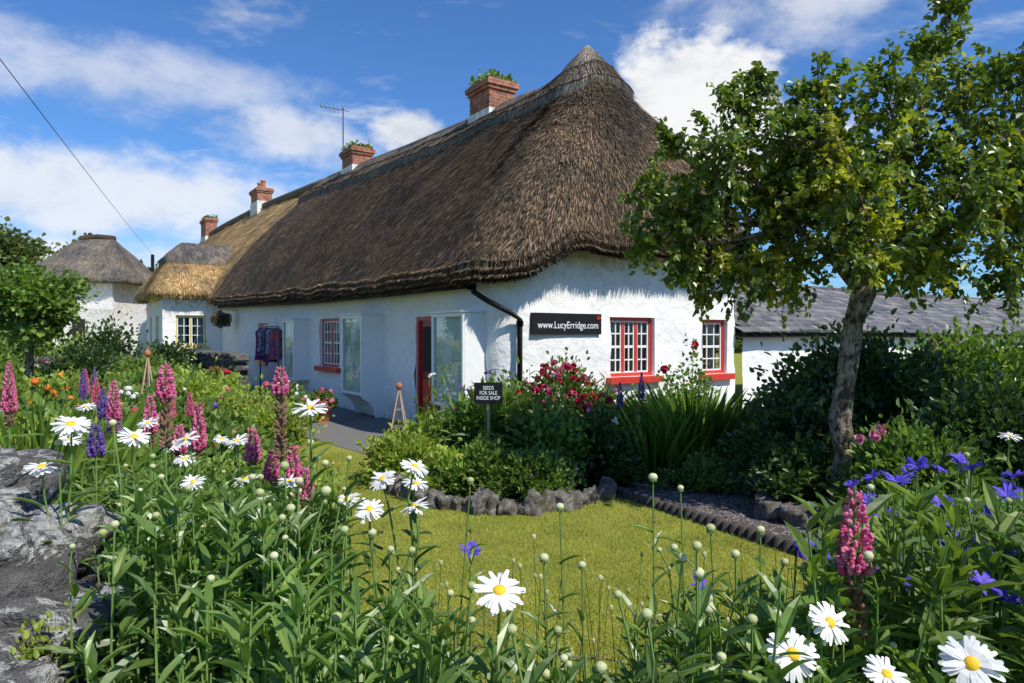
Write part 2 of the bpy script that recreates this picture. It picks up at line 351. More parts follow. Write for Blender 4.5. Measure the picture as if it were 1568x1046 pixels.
# ------------------------------------------------------------ thatched cottage
cot=empty('thatched_cottage')
D_=5.64
def eavez_end(r): 
    t=min(max((r+.2)/1.5,0),1); t=t*t*(3-2*t); return 2.43+t*.52
def path(a):
    Rr=.45; al=math.pi/2*Rr
    if a<=0: return (Rr-a,0.0),(0,-1)
    if a<al:
        t=a/Rr; return (Rr-Rr*math.sin(t),Rr-Rr*math.cos(t)),(-math.sin(t),-math.cos(t))
    if a<al+D_-2*Rr: return (0,Rr+a-al),(-1,0)
    a2=a-(al+D_-2*Rr); 
    if a2<al:
        t=a2/Rr; return (Rr-Rr*math.cos(t),D_-Rr+Rr*math.sin(t)),(-math.cos(t),math.sin(t))
    return (Rr+a2-al,D_),(0,1)
AF=lambda s:.45-s
AE=lambda r:r+.257
def fp(a,o,z):
    (s,r),(ns,nr)=path(a); return W(s-ns*o,r-nr*o,z)
def wallgen(B,frame,a0,a1,ztf,ops,step=.16,amp=.04,dep=.2,mat=0):
    A=sorted(set([round(x,4) for x in np.arange(a0,a1,step)]+[a1]+[round(v,4) for o in ops for v in o[:2]]))
    Z=sorted(set([round(x,4) for x in np.arange(0,3.0,step)]+[3.0]+[round(v,4) for o in ops for v in o[2:4]]))
    def P(a,z,o=0):
        zt=ztf(a); z2=z if z<2.1 else 2.1+(z-2.1)/.9*(zt-2.1)
        q=Vector(frame(a,0,z2)); dsp=amp*mn.noise(q*1.6)+amp*.6*mn.noise(q*5)
        if o==0: return frame(a,-dsp,z2)
        return frame(a,o,z2)
    idx={};V=[];F=[]
    for i,a in enumerate(A):
        for j,z in enumerate(Z): idx[i,j]=len(V);V.append(P(a,z))
    for i in range(len(A)-1):
        for j in range(len(Z)-1):
            ca=(A[i]+A[i+1])/2;cz=(Z[j]+Z[j+1])/2
            if any(o[0]<ca<o[1] and o[2]<cz<o[3] for o in ops): continue
            F.append((idx[i,j],idx[i+1,j],idx[i+1,j+1],idx[i,j+1]))
    B.add(V,F,mat)
    for o in ops:
        for (p,q) in (((o[0],o[2]),(o[0],o[3])),((o[1],o[2]),(o[1],o[3])),((o[0],o[2]),(o[1],o[2])),((o[0],o[3]),(o[1],o[3]))):
            B.add([P(p[0],p[1]),P(q[0],q[1]),P(q[0],q[1],dep),P(p[0],p[1],dep)],[(0,1,2,3)],mat)
def box(B,frame,a0,a1,o0,o1,z0,z1,mat=0):
    V=[frame(a,o,z) for a in (a0,a1) for o in (o0,o1) for z in (z0,z1)]
    B.add(V,[(0,1,3,2),(4,6,7,5),(0,4,5,1),(2,3,7,6),(0,2,6,4),(1,5,7,3)],mat)
opsM=[(AF(2.85),AF(1.9),0,1.98),(AF(8.2),AF(6.8),.90,2.05),(AF(14.2),AF(13.0),.88,2.04),(AE(2.16),AE(3.18),.95,1.95),(AE(4.42),AE(5.12),.93,1.94)]
def ztf(a):
    (s,r),nn=path(a)
    if a<=0: return 2.85
    return eavez_end(r)+.25
B=MB(); wallgen(B,fp,AF(19.7),AE(D_)+.2,ztf,opsM)
B.build('walls',[M['wall']],True,cot)
def window(B,frame,a0,a1,z0,z1,cols,rows,mull=None,fr=1):
    f=.055; o=.075
    box(B,frame,a0,a0+f,o,o+.08,z0,z1,fr);box(B,frame,a1-f,a1,o,o+.08,z0,z1,fr)
    box(B,frame,a0+f,a1-f,o+.002,o+.08,z1-f,z1,fr);box(B,frame,a0+f,a1-f,o+.002,o+.08,z0,z0+f,fr)
    ia0,ia1,iz0,iz1=a0+f,a1-f,z0+f,z1-f; w_=.03
    box(B,frame,ia0,ia0+w_,o+.02,o+.06,iz0,iz1,0);box(B,frame,ia1-w_,ia1,o+.02,o+.06,iz0,iz1,0)
    box(B,frame,ia0+w_,ia1-w_,o+.022,o+.06,iz1-w_,iz1,0);box(B,frame,ia0+w_,ia1-w_,o+.022,o+.06,iz0,iz0+w_,0)
    for i in range(1,cols):
        x=ia0+(ia1-ia0)*i/cols; m=mull and i in mull
        h=.03 if m else .013
        box(B,frame,x-h,x+h,(o+.005 if m else o+.028),o+.055,iz0+w_,iz1-w_,fr if m else 0)
        if m:
            for sg in (-1,1): box(B,frame,x+sg*h if sg>0 else x-h-.025,x+h+.025 if sg>0 else x-h,o+.024,o+.056,iz0+w_,iz1-w_,0)
    for j in range(1,rows):
        z=iz0+(iz1-iz0)*j/rows; h=.022 if (rows%2==0 and j==rows//2) else .012
        box(B,frame,ia0+w_,ia1-w_,o+.031,o+.052,z-h,z+h,0)
    B.add([frame(ia0,o+.045,iz0),frame(ia1,o+.045,iz0),frame(ia1,o+.045,iz1),frame(ia0,o+.045,iz1)],[(0,1,2,3)],2)
    for c0,c1 in ((ia0,ia0+(ia1-ia0)*.36),(ia1-(ia1-ia0)*.36,ia1)):
        n=14;V=[];F=[]
        for i in range(n+1):
            a=c0+(c1-c0)*i/n; oo=.24+.02*math.sin(i*2.1)
            V+=[frame(a,oo,iz0-.02),frame(a,oo,iz1+.02)]
        for i in range(n): F.append((2*i,2*i+2,2*i+3,2*i+1))
        B.add(V,F,3)
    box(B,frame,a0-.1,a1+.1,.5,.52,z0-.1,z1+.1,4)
mw=[M['white'],M['red'],M['glass'],M['curtain'],M['dark'],M['cream']]
def mkwin(name,frame,a0,a1,z0,z1,cols,rows,mull=None,fr=1,sill=True,parent=cot):
    B=MB(); window(B,frame,a0,a1,z0,z1,cols,rows,mull,fr)
    if sill: box(B,frame,a0-.1,a1+.1,-.11,.09,z0-.11,z0-.002,fr)
    ob=B.build(name,mw,False,parent); b=ob.modifiers.new('b','BEVEL'); b.width=.004; b.segments=1; return ob
mkwin('street_window',fp,*opsM[1],6,4,(3,))
mkwin('street_window',fp,*opsM[2],4,4)
mkwin('gable_window_large',fp,*opsM[3],6,4,(2,4))
mkwin('gable_window_small',fp,*opsM[4],3,4)
B=MB(); a0,a1=AF(2.85),AF(1.9)
box(B,fp,a0,a0+.07,.03,.13,0,1.98,0);box(B,fp,a1-.07,a1,.03,.13,0,1.98,0);box(B,fp,a0+.07,a1-.07,.032,.13,1.91,1.98,0)
box(B,fp,a0+.07,a1-.07,.07,.12,.03,1.91,1)
box(B,fp,a0+.17,a1-.17,.055,.07,.15,.85,0)
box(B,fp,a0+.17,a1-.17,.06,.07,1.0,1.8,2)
box(B,fp,a0,a1,-.12,.2,0,.03,3)
box(B,fp,a1-.14,a1-.12,.02,.07,.95,1.0,4)
B.build('door',[M['red'],M['darkred'],M['dark'],M['greywall'],M['metal']],False,cot)
ridge_tab=[(1.39,6.60),(5,6.66),(9,6.85),(13,7.1),(15.8,7.25),(25,7.75),(33,7.95),(39.5,8.0)]
def ridgez(s): return float(np.interp(s,[a for a,b in ridge_tab],[b for a,b in ridge_tab]))
AP=(1.39,2.82)
def roofsurf(stations,rows=36,lower=0.0,thick=.3,bulge=.27):
    G=[];UV=[];u=0;prev=None
    for st in stations:
        es,er,ns,nr,ez,rs,rr,rz=st
        if prev is not None: u+=math.hypot(es-prev[0],er-prev[1])
        prev=(es,er); col=[];uvc=[]
        L=math.sqrt((es-rs)**2+(er-rr)**2+(rz-ez)**2)
        for (inn,dz,vv) in ((.5,.24,-.9),(.10,.0,-.5),(-.02,.07,-.3),(-.03,.18,-.15)):
            col.append((es-ns*inn,er-nr*inn,ez+dz)); uvc.append((u,vv))
        for j in range(rows+1):
            v=j/rows; b=(bulge+(.10*max(0,-ns) if bulge>.2 else 0))*math.sin(math.pi*min(v,1))**.9
            x=es+(rs-es)*v+ns*b*.75;y=er+(rr-er)*v+nr*b*.75;z=ez+thick+(rz-ez-thick)*v+b*.55-lower
            rho=math.hypot(x-AP[0],y-AP[1])
            z+=.34*max(0,1-rho/.85)**1.15
            col.append((x,y,z)); uvc.append((u,v*L))
        G.append(col);UV.append(uvc)
    return np.array(G),np.array(UV)
def disp(G,amp=.06):
    out=np.empty_like(G)
    for i in range(G.shape[0]):
        for j in range(G.shape[1]):
            s,r,z=G[i,j]; p=Vector(W(s,r,z))
            d=amp*(mn.noise(p*.9)+.5*mn.noise(p*2.7)+.3*mn.noise(p*8))
            out[i,j]=(p.x,p.y,p.z+d)
    return out
def roofobj(name,G,UV,mat,parent,cap=False):
    ni,nj=G.shape[:2]; B=MB(); F=[(i*nj+j,(i+1)*nj+j,(i+1)*nj+j+1,i*nj+j+1) for i in range(ni-1) for j in range(nj-1)]
    B.add(G.reshape(-1,3),F); 
    if cap:
        B.add(G[0],[tuple(range(nj))]); B.add(G[-1],[tuple(range(nj))])
    ob=B.build(name,[mat],True,parent); me=ob.data
    uvl=me.uv_layers.new(name='UVMap'); vi=np.empty(len(me.loops),dtype=np.int32); me.loops.foreach_get('vertex_index',vi)
    u=UV.reshape(-1,2); u=np.concatenate([u]+([UV[0],UV[-1]] if cap else [])); uvl.data.foreach_set('uv',u[vi].astype(np.float32).ravel())
    return ob
def smooth(a,b,x): t=min(max((x-a)/(b-a),0),1); return t*t*(3-2*t)
st=[]
def frontst(s,side=-1):
    es=s+3.2*smooth(8,15.8,s) if side<0 else s
    rs=max(s,AP[0]); 
    ez=float(np.interp(es,[0,3,8,19,40],[2.42,2.42,2.5,2.78,3.1])) if side<0 else 2.9
    return (es,-.5 if side<0 else D_+.5,0,side,ez,rs,2.82,ridgez(rs))
for s in np.arange(15.8,.8,-.15): st.append(frontst(s))
cx,cy,Rr=.8,.75,1.25
for t in np.linspace(0,math.pi/2,16)[0:]:
    x=cx-Rr*math.sin(t);y=cy-Rr*math.cos(t); st.append((x,y,-math.sin(t),-math.cos(t),eavez_end(y) if y>-.45 else 2.42,AP[0],AP[1],ridgez(0)))
for r in np.arange(.9,D_-.75,.16): st.append((-.45,r,-1,0,eavez_end(r)+.02*math.sin(r*3),AP[0],AP[1],ridgez(0)))
for t in np.linspace(0,math.pi/2,12):
    x=cx-Rr*math.cos(t);y=D_-.75+Rr*math.sin(t); st.append((x,y,-math.cos(t),math.sin(t),2.93,AP[0],AP[1],ridgez(0)))
nback=len(st)
for s in np.arange(1.0,15.9,.4): st.append(frontst(s,1))
G,UV=roofsurf(st); GD=disp(G,.075)
roofobj('thatched_roof',GD,UV,M['thatch'],cot,True)
def strands(name,GD,mat,count,parent,jmin=2,wid=.016,ln=(.14,.34),iw=None,lift=(.05,.3),sp=.12):
    ni,nj=GD.shape[:2]
    i=R.integers(0,ni-1,count) if iw is None else R.choice(ni-1,count,p=iw)
    j=R.integers(jmin,nj-1,count); fi=R.random(count)[:,None]; fj=R.random(count)[:,None]
    a=GD[i,j];b=GD[i+1,j];c=GD[i,j+1];d=GD[i+1,j+1]
    P=(a*(1-fi)+b*fi)*(1-fj)+(c*(1-fi)+d*fi)*fj
    dn=nrm((a+b)-(c+d)); nn=nrm(np.cross(b-a+1e-6,c-a)); nn[nn[:,2]<0]*=-1
    side=np.cross(dn,nn)
    D=dn+nn*R.uniform(lift[0],lift[1],(count,1))+side*R.normal(0,sp,(count,1))
    S=np.stack([R.uniform(ln[0],ln[1],count),R.uniform(.6,1.4,count)*wid,np.full(count,.02)],1)
    B=MB(); B.inst(BLADE,P-dn*0.05,D,nn,S); return B.build(name,[mat],False,parent)
def iweights(GD,far=1.0,j=1):
    a=GD[:-1,j];b=GD[1:,j]; L=np.linalg.norm(a-b,axis=1)+1e-5; dist=np.linalg.norm(a[:,:2],axis=1); w_=L/dist**far
    return w_/w_.sum()
nfront=nback
iw=iweights(GD[:nfront],1.0,6); strands('thatch_straw',GD[:nfront],M['straw'],95000,cot,jmin=3,iw=iw,wid=.013,ln=(.07,.18),lift=(.08,.42))
B=MB(); cnt=14000; i=R.choice(nfront-1,cnt,p=iw); f=R.random(cnt)[:,None]; j=R.integers(1,5,cnt)
P=GD[i,j]*(1-f)+GD[i+1,j]*f; outd=nrm(GD[i,3]-GD[i,0]); outd[:,2]=-.6
B.inst(BLADE,P,outd+R.normal(0,.15,(cnt,3)),R.normal(0,1,(cnt,3)),np.stack([R.uniform(.05,.13,cnt),np.full(cnt,.014),np.full(cnt,.02)],1))
B.build('eave_fringe',[M['straw']],False,cot)
js=4+int(36*.80)
Gc=G[:,js:,:].copy(); UVc=UV[:,js:,:].copy(); nj=Gc.shape[1]
for i in range(Gc.shape[0]):
    s_=st[i]; sc=.10*abs(math.sin(i*.55))
    for j in range(nj):
        lift=.12 if j>0 else -.01
        if j<2: Gc[i,j]+= (Gc[i,1]-Gc[i,2])*sc*2
        Gc[i,j,2]+=lift*.7; Gc[i,j,0]+=s_[2]*lift*.6; Gc[i,j,1]+=s_[3]*lift*.6
GDc=disp(Gc,.06); roofobj('ridge_cap',GDc,UVc,M['thatch_cap'],cot)
strands('ridge_cap_straw',GDc[:nfront],M['straw_cap'],8000,cot,jmin=0,iw=iweights(GDc[:nfront]),lift=(0,.12),wid=.013,ln=(.1,.25))
B=MB()
for j0 in (1,4):
    pts=[tuple(GDc[i,j0]+np.array([0,0,.02])) for i in range(0,nfront,1)]
    tube(B,pts,.014,5)
for k in range(0,nfront-4,3):
    tube(B,[tuple(GDc[k,1]+[0,0,.02]),tuple(GDc[k+3,4]+[0,0,.025])],.010,4); tube(B,[tuple(GDc[k,4]+[0,0,.02]),tuple(GDc[k+3,1]+[0,0,.025])],.010,4)
B.build('ridge_liggers',[M['thatch']],False,cot)
st2=[]
for s in np.arange(39.5,14.9,-.3):
    es=s+3.0*smooth(38,20,s) ; st2.append((es,-.5,0,-1,float(np.interp(es,[18,40],[2.78,3.1])),s,2.82,ridgez(s)-.1))
G2,UV2=roofsurf(st2,lower=.02); GD2=disp(G2,.08); roofobj('golden_thatched_roof',GD2,UV2,M['thatch_new'],cot,True)
strands('golden_straw',GD2[:80],M['straw_new'],14000,cot,jmin=3,wid=.03,ln=(.2,.45))
B=MB(); tube(B,[W(s,2.82,ridgez(s)-.02) for s in np.arange(39,15,-1.0)],.16,8); tube(B,[W(s,2.82,ridgez(s)+.03) for s in np.arange(15.6,4.9,-.8)],.12,8); B.build('ridge_roll',[M['thatch_cap']],True,cot)
B=MB(); box(B,lambda a,o,z:W(a,o,z),24,39,0,D_,0,3.0); box(B,lambda a,o,z:W(a,o,z),.8,23.99,.9,D_-.1,0,2.9); 
B.build('rear_walls',[M['wall']],False,cot)
ps0,ps1,pr=19.7,24.6,-2.06
def fside(a,o,z): return W(ps0+o,pr+a,z)
def ffront(a,o,z): return W(ps1-a,pr+o,z)
B=MB(); zt=lambda a:3.0
wallgen(B,fside,0,-pr,zt,[(.45,1.5,1.27,2.42)],.3,.02); wallgen(B,ffront,0,ps1-ps0,zt,[(1.0,1.8,1.3,2.4),(2.9,3.9,1.3,2.4)],.3,.02)
box(B,lambda a,o,z:W(a,o,z),ps0+.04,ps1-.04,pr+.04,0,2.95,3.5)
B.add([W(ps1,pr,0),W(ps1,0,0),W(ps1,0,3.0),W(ps1,pr,3.0)],[(0,1,2,3)])
B.build('porch_walls',[M['wall']],True,cot)
mkwin('porch_window',fside,.45,1.5,1.27,2.42,4,3,(2,),5); mkwin('porch_window',ffront,1.0,1.8,1.3,2.4,2,3,None,5); mkwin('porch_window',ffront,2.9,3.9,1.3,2.4,3,3,None,5)
st3=[]; mid=(ps0+ps1)/2; e=.45; fr_=-1.0
for r in np.arange(1.2,-1.6,-.25): st3.append((ps0-e,r,-1,0,3.05,mid-.15,max(r,fr_),5.25))
for t in np.linspace(0,math.pi/2,8): st3.append((ps0-e+.9-.9*math.cos(t),pr+.45-.9*math.sin(t),-math.cos(t),-math.sin(t),3.05,mid-.15,fr_,5.25))
for s in np.arange(ps0+.7,ps1-.4,.3): st3.append((s,pr-.45,0,-1,3.05,mid+(s-mid)*.05,fr_,5.25))
for t in np.linspace(0,math.pi/2,8): st3.append((ps1+e-.9+.9*math.sin(t),pr+.45-.9*math.cos(t),math.sin(t),-math.cos(t),3.05,mid+.15,fr_,5.25))
for r in np.arange(-1.5,1.3,.25): st3.append((ps1+e,r,1,0,3.05,mid+.15,max(r,fr_),5.25))
G3,UV3=roofsurf(st3,rows=20,bulge=.12); GD3=disp(G3,.07); roofobj('porch_roof',GD3,UV3,M['thatch_new'],cot)
strands('porch_straw',GD3,M['straw_new'],6000,cot,jmin=2,wid=.025,ln=(.15,.3))
Gc=G3[:,4+11:,:].copy(); Gc[:,1:,2]+=.16; 
for i in range(len(st3)):
    Gc[i,1:,0]+=st3[i][2]*.1;Gc[i,1:,1]+=st3[i][3]*.1
roofobj('porch_ridge_cap',disp(Gc,.06),UV3[:,15:,:],M['thatch_cap'],cot)
def chimney(name,s,wd,z0,z1,pots=0,plants=False,rend=.62):
    B=MB(); f=lambda a,o,z:W(s+a,2.82+o,z); h=wd/2; d2=.33
    box(B,f,-h,h,-d2,d2,z0,z1-.24); box(B,f,-h-.04,h+.04,-d2-.04,d2+.04,z1-.24,z1-.16); box(B,f,-h-.08,h+.08,-d2-.08,d2+.08,z1-.16,z1-.05); box(B,f,-h-.03,h+.03,-d2-.03,d2+.03,z1-.05,z1)
    box(B,f,-h-.03,h+.03,-d2-.03,d2+.03,z0,z0+rend,1)
    for k in range(pots):
        c=W(s-h*.5+k*h,2.82,0); V=[(c[0],c[1],z1-.01),(c[0],c[1],z1+.3),(c[0],c[1],z1+.32),(c[0],c[1],z1+.38)]
        tube(B,V,[.12,.10,.13,.12],12,2)
    if plants:
        n=420; P=np.array([W(s+R.uniform(-h,h),2.82+R.uniform(-.35,.35),z1+abs(R.normal(0,.07))) for _ in range(n)])
        B.inst(LEAF,P,R.normal(0,1,(n,3))+[0,0,.6],R.normal(0,1,(n,3)),R.uniform(.05,.12,n),3)
    B.build(name,[M['brick'],M['wall'],M['terra'],M['lf_mid']],False,cot)
chimney('chimney',4.7,.85,6.2,7.33,0,True,.46); chimney('chimney',12.9,.95,6.6,7.70,0,True,.5); chimney('chimney',25,1.25,7.3,8.55,2); chimney('chimney',37.8,1.6,7.2,8.95,0,True)
B=MB(); b0=Vector(W(13.3,2.5,0)); tube(B,[(b0.x,b0.y,7.0),(b0.x,b0.y,9.15)],.022,6)
ax=Vector((-.95,-.2,.12)); c=Vector((b0.x,b0.y,9.05)); tube(B,[c+ax*.75,c-ax*.2],.012,5)
for k in range(6):
    q=c+ax*(.72-k*.14); l=.08+.008*k; tube(B,[q+Vector((.1,-1,.2)).normalized()*l*2,q-Vector((.1,-1,.2)).normalized()*l*2],.008,4)
B.build('tv_aerial',[M['metal']],False,cot)
B=MB(); pts=[W(s,-.24,float(np.interp(s,[0,3,8,19],[2.40,2.41,2.46,2.72]))) for s in np.arange(19,.3,-.8)]
tube(B,pts,.045,8)
for s in np.arange(1,19,1.5):
    z=float(np.interp(s,[0,3,8,19],[2.40,2.41,2.46,2.72])); tube(B,[W(s,-.24,z),W(s,0,z+.02),W(s,.0,z+.15)],.014,4)
tube(B,[W(.45,-.24,2.4),W(.4,-.24,2.3),W(.15,-.16,2.16),W(-.06,.12,1.98),W(-.07,.28,1.88),W(-.07,.28,.02)],.042,10)
tube(B,[W(-.07,.28,1.86),W(-.07,.28,1.78)],.055,10); tube(B,[W(.46,-.24,2.33),W(.45,-.24,2.43)],.07,10)
B.build('gutter_and_downpipe',[M['black']],True,cot)
def cabinet(s0,s1,p,z0,z1,bracket=False):
    e_=empty('display_cabinet'); f=lambda a,o,z:W(a,-o,z)
    B=MB(); q=p-.03
    box(B,f,s0,s0+.03,-.02,q,z0,z1);box(B,f,s1-.03,s1,-.02,q,z0,z1);box(B,f,s0+.03,s1-.03,-.02,q,z1-.03,z1);box(B,f,s0+.03,s1-.03,-.02,q,z0,z0+.03)
    box(B,f,s0-.02,s1+.02,-.02,p+.03,z1+.001,z1+.035)
    t=.06
    box(B,f,s0,s0+t,q+.001,p,z0,z1);box(B,f,s1-t,s1,q+.001,p,z0,z1);box(B,f,s0+t,s1-t,q+.001,p-.002,z1-t,z1);box(B,f,s0+t,s1-t,q+.001,p-.002,z0,z0+t)
    if bracket:
        prof=[(-.02,z0),(p,z0),(p-.04,z0-.05),(p-.17,z0-.13),(p-.27,z0-.26),(p-.30,.02),(-.02,.02)]
        for ss in (s0,s1-.04):
            V=[W(ss,-a,z) for a,z in prof]+[W(ss+.04,-a,z) for a,z in prof]; n=len(prof)
            B.add(V,[tuple(range(n)),tuple(range(2*n-1,n-1,-1))]+[(i,(i+1)%n,n+(i+1)%n,n+i) for i in range(n)])
    ob=B.build('case',[M['white']],False,e_); b=ob.modifiers.new('b','BEVEL'); b.width=.006
    B=MB(); box(B,f,s0+.04,s1-.04,q-.04,q-.03,z0+.04,z1-.04,0); B.build('notices',[M['notice']],False,e_)
    B=MB(); 
    for k in range(6):
        a=R.uniform(s0+.1,s1-.35); z=R.uniform(z0+.15,z1-.4); box(B,f,a,a+.2,q-.029+.002*k,q-.027+.002*k,z,z+.26)
    B.build('papers',[M['signwhite']],False,e_)
    B=MB(); V=[W(s0+t,-(q-.005),z0+t),W(s1-t,-(q-.005),z0+t),W(s1-t,-(q-.005),z1-t),W(s0+t,-(q-.005),z1-t)]; B.add(V,[(0,1,2,3)]); B.build('glass',[M['glass2']],False,e_)
    return e_
cabinet(.42,1.43,.42,.53,1.99); cabinet(4.27,5.38,.48,.456,2.05,True); cabinet(9.0,10.0,.40,.5,2.05)
rz=math.atan2(nv[1],nv[0])
def text(name,body,loc,size,parent,sx=1.0,rot=rz,tilt=0):
    cu=bpy.data.curves.new(name,'FONT'); cu.body=body; cu.size=size; cu.align_x='CENTER'; cu.align_y='CENTER'; cu.extrude=.003; cu.space_line=.95
    ob=bpy.data.objects.new(name,cu); scene.collection.objects.link(ob); ob.rotation_euler=(math.pi/2+tilt,0,rot); ob.location=loc; ob.scale=(sx,1,1); cu.materials.append(M['signwhite']); ob.parent=parent; return ob
e_=empty('shop_sign'); f=lambda a,o,z:W(-o,a,z)
B=MB(); box(B,f,.52,1.90,.0,.065,1.66,1.99); ob=B.build('board',[M['black']],False,e_)
text('lettering','www.LucyErridge.com',W(-.07,1.22,1.80),.155,e_,.86)
B=MB(); 
for k,(da,dz) in enumerate(((0,0),(.03,.02),(-.03,.015),(0,.04))): B.inst(ICO1,[W(-.07,1.83+da,1.9+dz)],[1,0,0],[0,0,1],[.018,.018,.018])
B.build('rose_motif',[M['red']],True,e_)
e_=empty('clothes_rack'); B=MB()
tube(B,[W(10.4,-.4,0),W(10.4,-.4,1.9),W(12.3,-.4,1.9),W(12.3,-.4,0)],.02,6,0)
for k,(s,mt,lo) in enumerate(((10.6,3,1.0),(10.9,4,1.15),(11.2,1,.9),(11.5,2,1.1),(11.8,5,1.2),(12.1,1,.95))):
    V=[];F=[];n=14;rows=[(1.87,.02,.03),(1.82,.05,.13),(1.75,.06,.19),(1.5,.07,.17),(lo+.15,.09,.18),(lo,.10,.20)]
    for z,a,b in rows:
        for i in range(n):
            t=2*math.pi*i/n; wv=1+.25*math.sin(i*3+k)*(1.9-z); V.append(W(s+a*math.cos(t)*wv,-.4+b*math.sin(t)*wv,z))
    for j in range(len(rows)-1):
        for i in range(n): F.append((j*n+i,j*n+(i+1)%n,(j+1)*n+(i+1)%n,(j+1)*n+i))
    B.add(V,F,mt)
def cloth(name,a,b):
    m,nt,out=newmat(name); n_=noise(nt,pos(nt),12,2,.6); princ(nt,out,ramp(nt,n_,[(.46,a),(.54,b)]),.9,n_,.3,.02); return m
B.build('garments',[M['metal'],cloth('plum_cloth',(.22,.04,.14),(.07,.02,.08)),cloth('navy_cloth',(.02,.03,.09),(.14,.14,.26)),cloth('patterned_cloth',(.45,.08,.08),(.08,.06,.16)),cloth('teal_cloth',(.03,.2,.24),(.35,.32,.26)),cloth('grey_cloth',(.12,.12,.15),(.4,.34,.34))],True,e_)
e_=empty('hanging_basket'); B=MB(); c=Vector(W(17.2,-.5,1.95+.25)); B.inst(ICO2,[c],[1,0,0],[0,0,1],[.26,.26,.2],0)
tube(B,[W(17.2,0,2.55),W(17.2,-.5,2.6),tuple(c)],.012,4,0)
n=500; P=np.array(c)+nrm(R.normal(0,1,(n,3)))*R.uniform(.2,.36,(n,1))*[1,1,.8]; B.inst(LEAF,P,R.normal(0,1,(n,3)),R.normal(0,1,(n,3)),R.uniform(.05,.09,n),1)
B.inst(ICO1,P[:40]+[0,0,.05],[1,0,0],[0,0,1],.035,2); B.build('basket',[M['dark'],M['lf_dark'],M['p_red']],False,e_)
# ------------------------------------------------------------ slate outbuilding
ob_=empty('slate_roofed_outbuilding')
def fo(a,o,z): return W(.12+o,D_+a,z)
B=MB(); wallgen(B,fo,.1,20,lambda a:3.0,[(7.6,9.4,.9,1.55)],.25,.035)
B.V=[np.column_stack([v[:,0],v[:,1],np.minimum(v[:,2],1.78)]) for v in B.V]
B.build('walls',[M['wall']],True,ob_)
B=MB(); box(B,fo,7.6,9.4,.05,.1,.9,1.55); box(B,fo,7.7,8.45,.03,.049,1.0,1.46,1); box(B,fo,8.55,9.3,.03,.049,1.0,1.46,1); B.build('red_shutters',[M['red'],M['darkred']],False,ob_)
B=MB(); rows=11; n=66
for j in range(rows):
    t0=j/rows; t1=(j+1.25)/rows
    for i in range(n):
        a0=-.25+i*.31+(.155 if j%2 else 0); a1=a0+.30; jit=random.uniform(-.008,.008)
        def pt(a,t,up): o=-.28+2.0*t; z=1.70+1.12*t+.05*math.sin(a*.5); return W(.12+o,D_+a,z+up)
        B.add([pt(a0,t0,.035+jit),pt(a1,t0,.035-jit),pt(a1,t1,.004),pt(a0,t1,.004),pt(a0,t0,.012),pt(a1,t0,.012)],[(0,1,2,3),(0,1,5,4)])
def slatemat():
    m,nt,out=newmat('slates'); g_=N(nt,'ShaderNodeNewGeometry'); c=ramp(nt,g_.outputs['Random Per Island'],[(0,(.07,.07,.08)),(.6,(.15,.145,.15)),(1,(.25,.225,.21))])
    n_=noise(nt,g_.outputs['Position'],9,5,.7); c=mixc(nt,ramp(nt,n_,[(.5,0.0),(.72,.6)]),c,(.3,.28,.22)); princ(nt,out,c,.6,n_,.4,.01); return m
B.build('slates',[slatemat()],False,ob_)
B=MB(); B.add([W(-.1,D_-.3,1.60),W(-.1,D_+20,1.60),W(2.1,D_+20,2.75),W(2.1,D_-.3,2.75),W(5,D_-.3,1.7),W(5,D_+20,1.7)],[(0,1,2,3),(3,2,5,4)]); B.build('roof_deck',[M['dark']],False,ob_)
B=MB(); tube(B,[W(2.0,D_-.2,2.86),W(2.0,D_+20,2.86)],.09,8); B.build('ridge_tiles',[M['greywall']],True,ob_)
# ------------------------------------------------------------ far thatched house
fh=empty('thatched_house')
fx,fy=-25.6,42
def ff(a,o,z): return (fx+a,fy+o,z)
B=MB(); box(B,ff,-2.9,2.2,-2,3,0,5.0); box(B,ff,.4,2.6,-3.6,-2.01,0,3.2); B.build('walls',[M['wall']],False,fh)
st4=[]; pl=[(-3.2,3.2),(-3.2,-2.4),(2.7,-2.4),(2.7,3.2)]
for k in range(3):
    a,b=np.array(pl[k]),np.array(pl[k+1])
    for t in range(10):
        p=a+(b-a)*t/10; nn=((-1,0),(0,-1),(1,0))[k]; rx=min(max(p[0],-1.0),.9); st4.append((p[0]+nn[0]*.2,p[1]+nn[1]*.2,nn[0],nn[1],4.75,rx,.3,7.7))
G4,UV4=roofsurf(st4,rows=16,bulge=.05)
P4=np.empty_like(G4)
for i in range(G4.shape[0]):
    for j in range(G4.shape[1]):
        x,y,z=G4[i,j]; v=Vector((x+fx,y+fy,z)); P4[i,j]=(v.x,v.y,v.z+.12*mn.noise(v*.8))
roofobj('thatch',P4,UV4,M['thatch_cap'],fh)
B=MB(); tube(B,[(fx-1.1,fy+.3,7.65),(fx,fy+.3,7.75),(fx+1.0,fy+.3,7.65)],.2,8); box(B,ff,-4.6,-3.7,2,3,4.5,6.2); B.build('ridge',[M['thatch']],True,fh)
B=MB(); box(B,ff,-1.9,-1.0,-2.05,-2.01,2.5,3.8); box(B,ff,.9,1.6,-3.65,-3.61,1.6,2.6); B.build('windows',[M['dark']],False,fh)
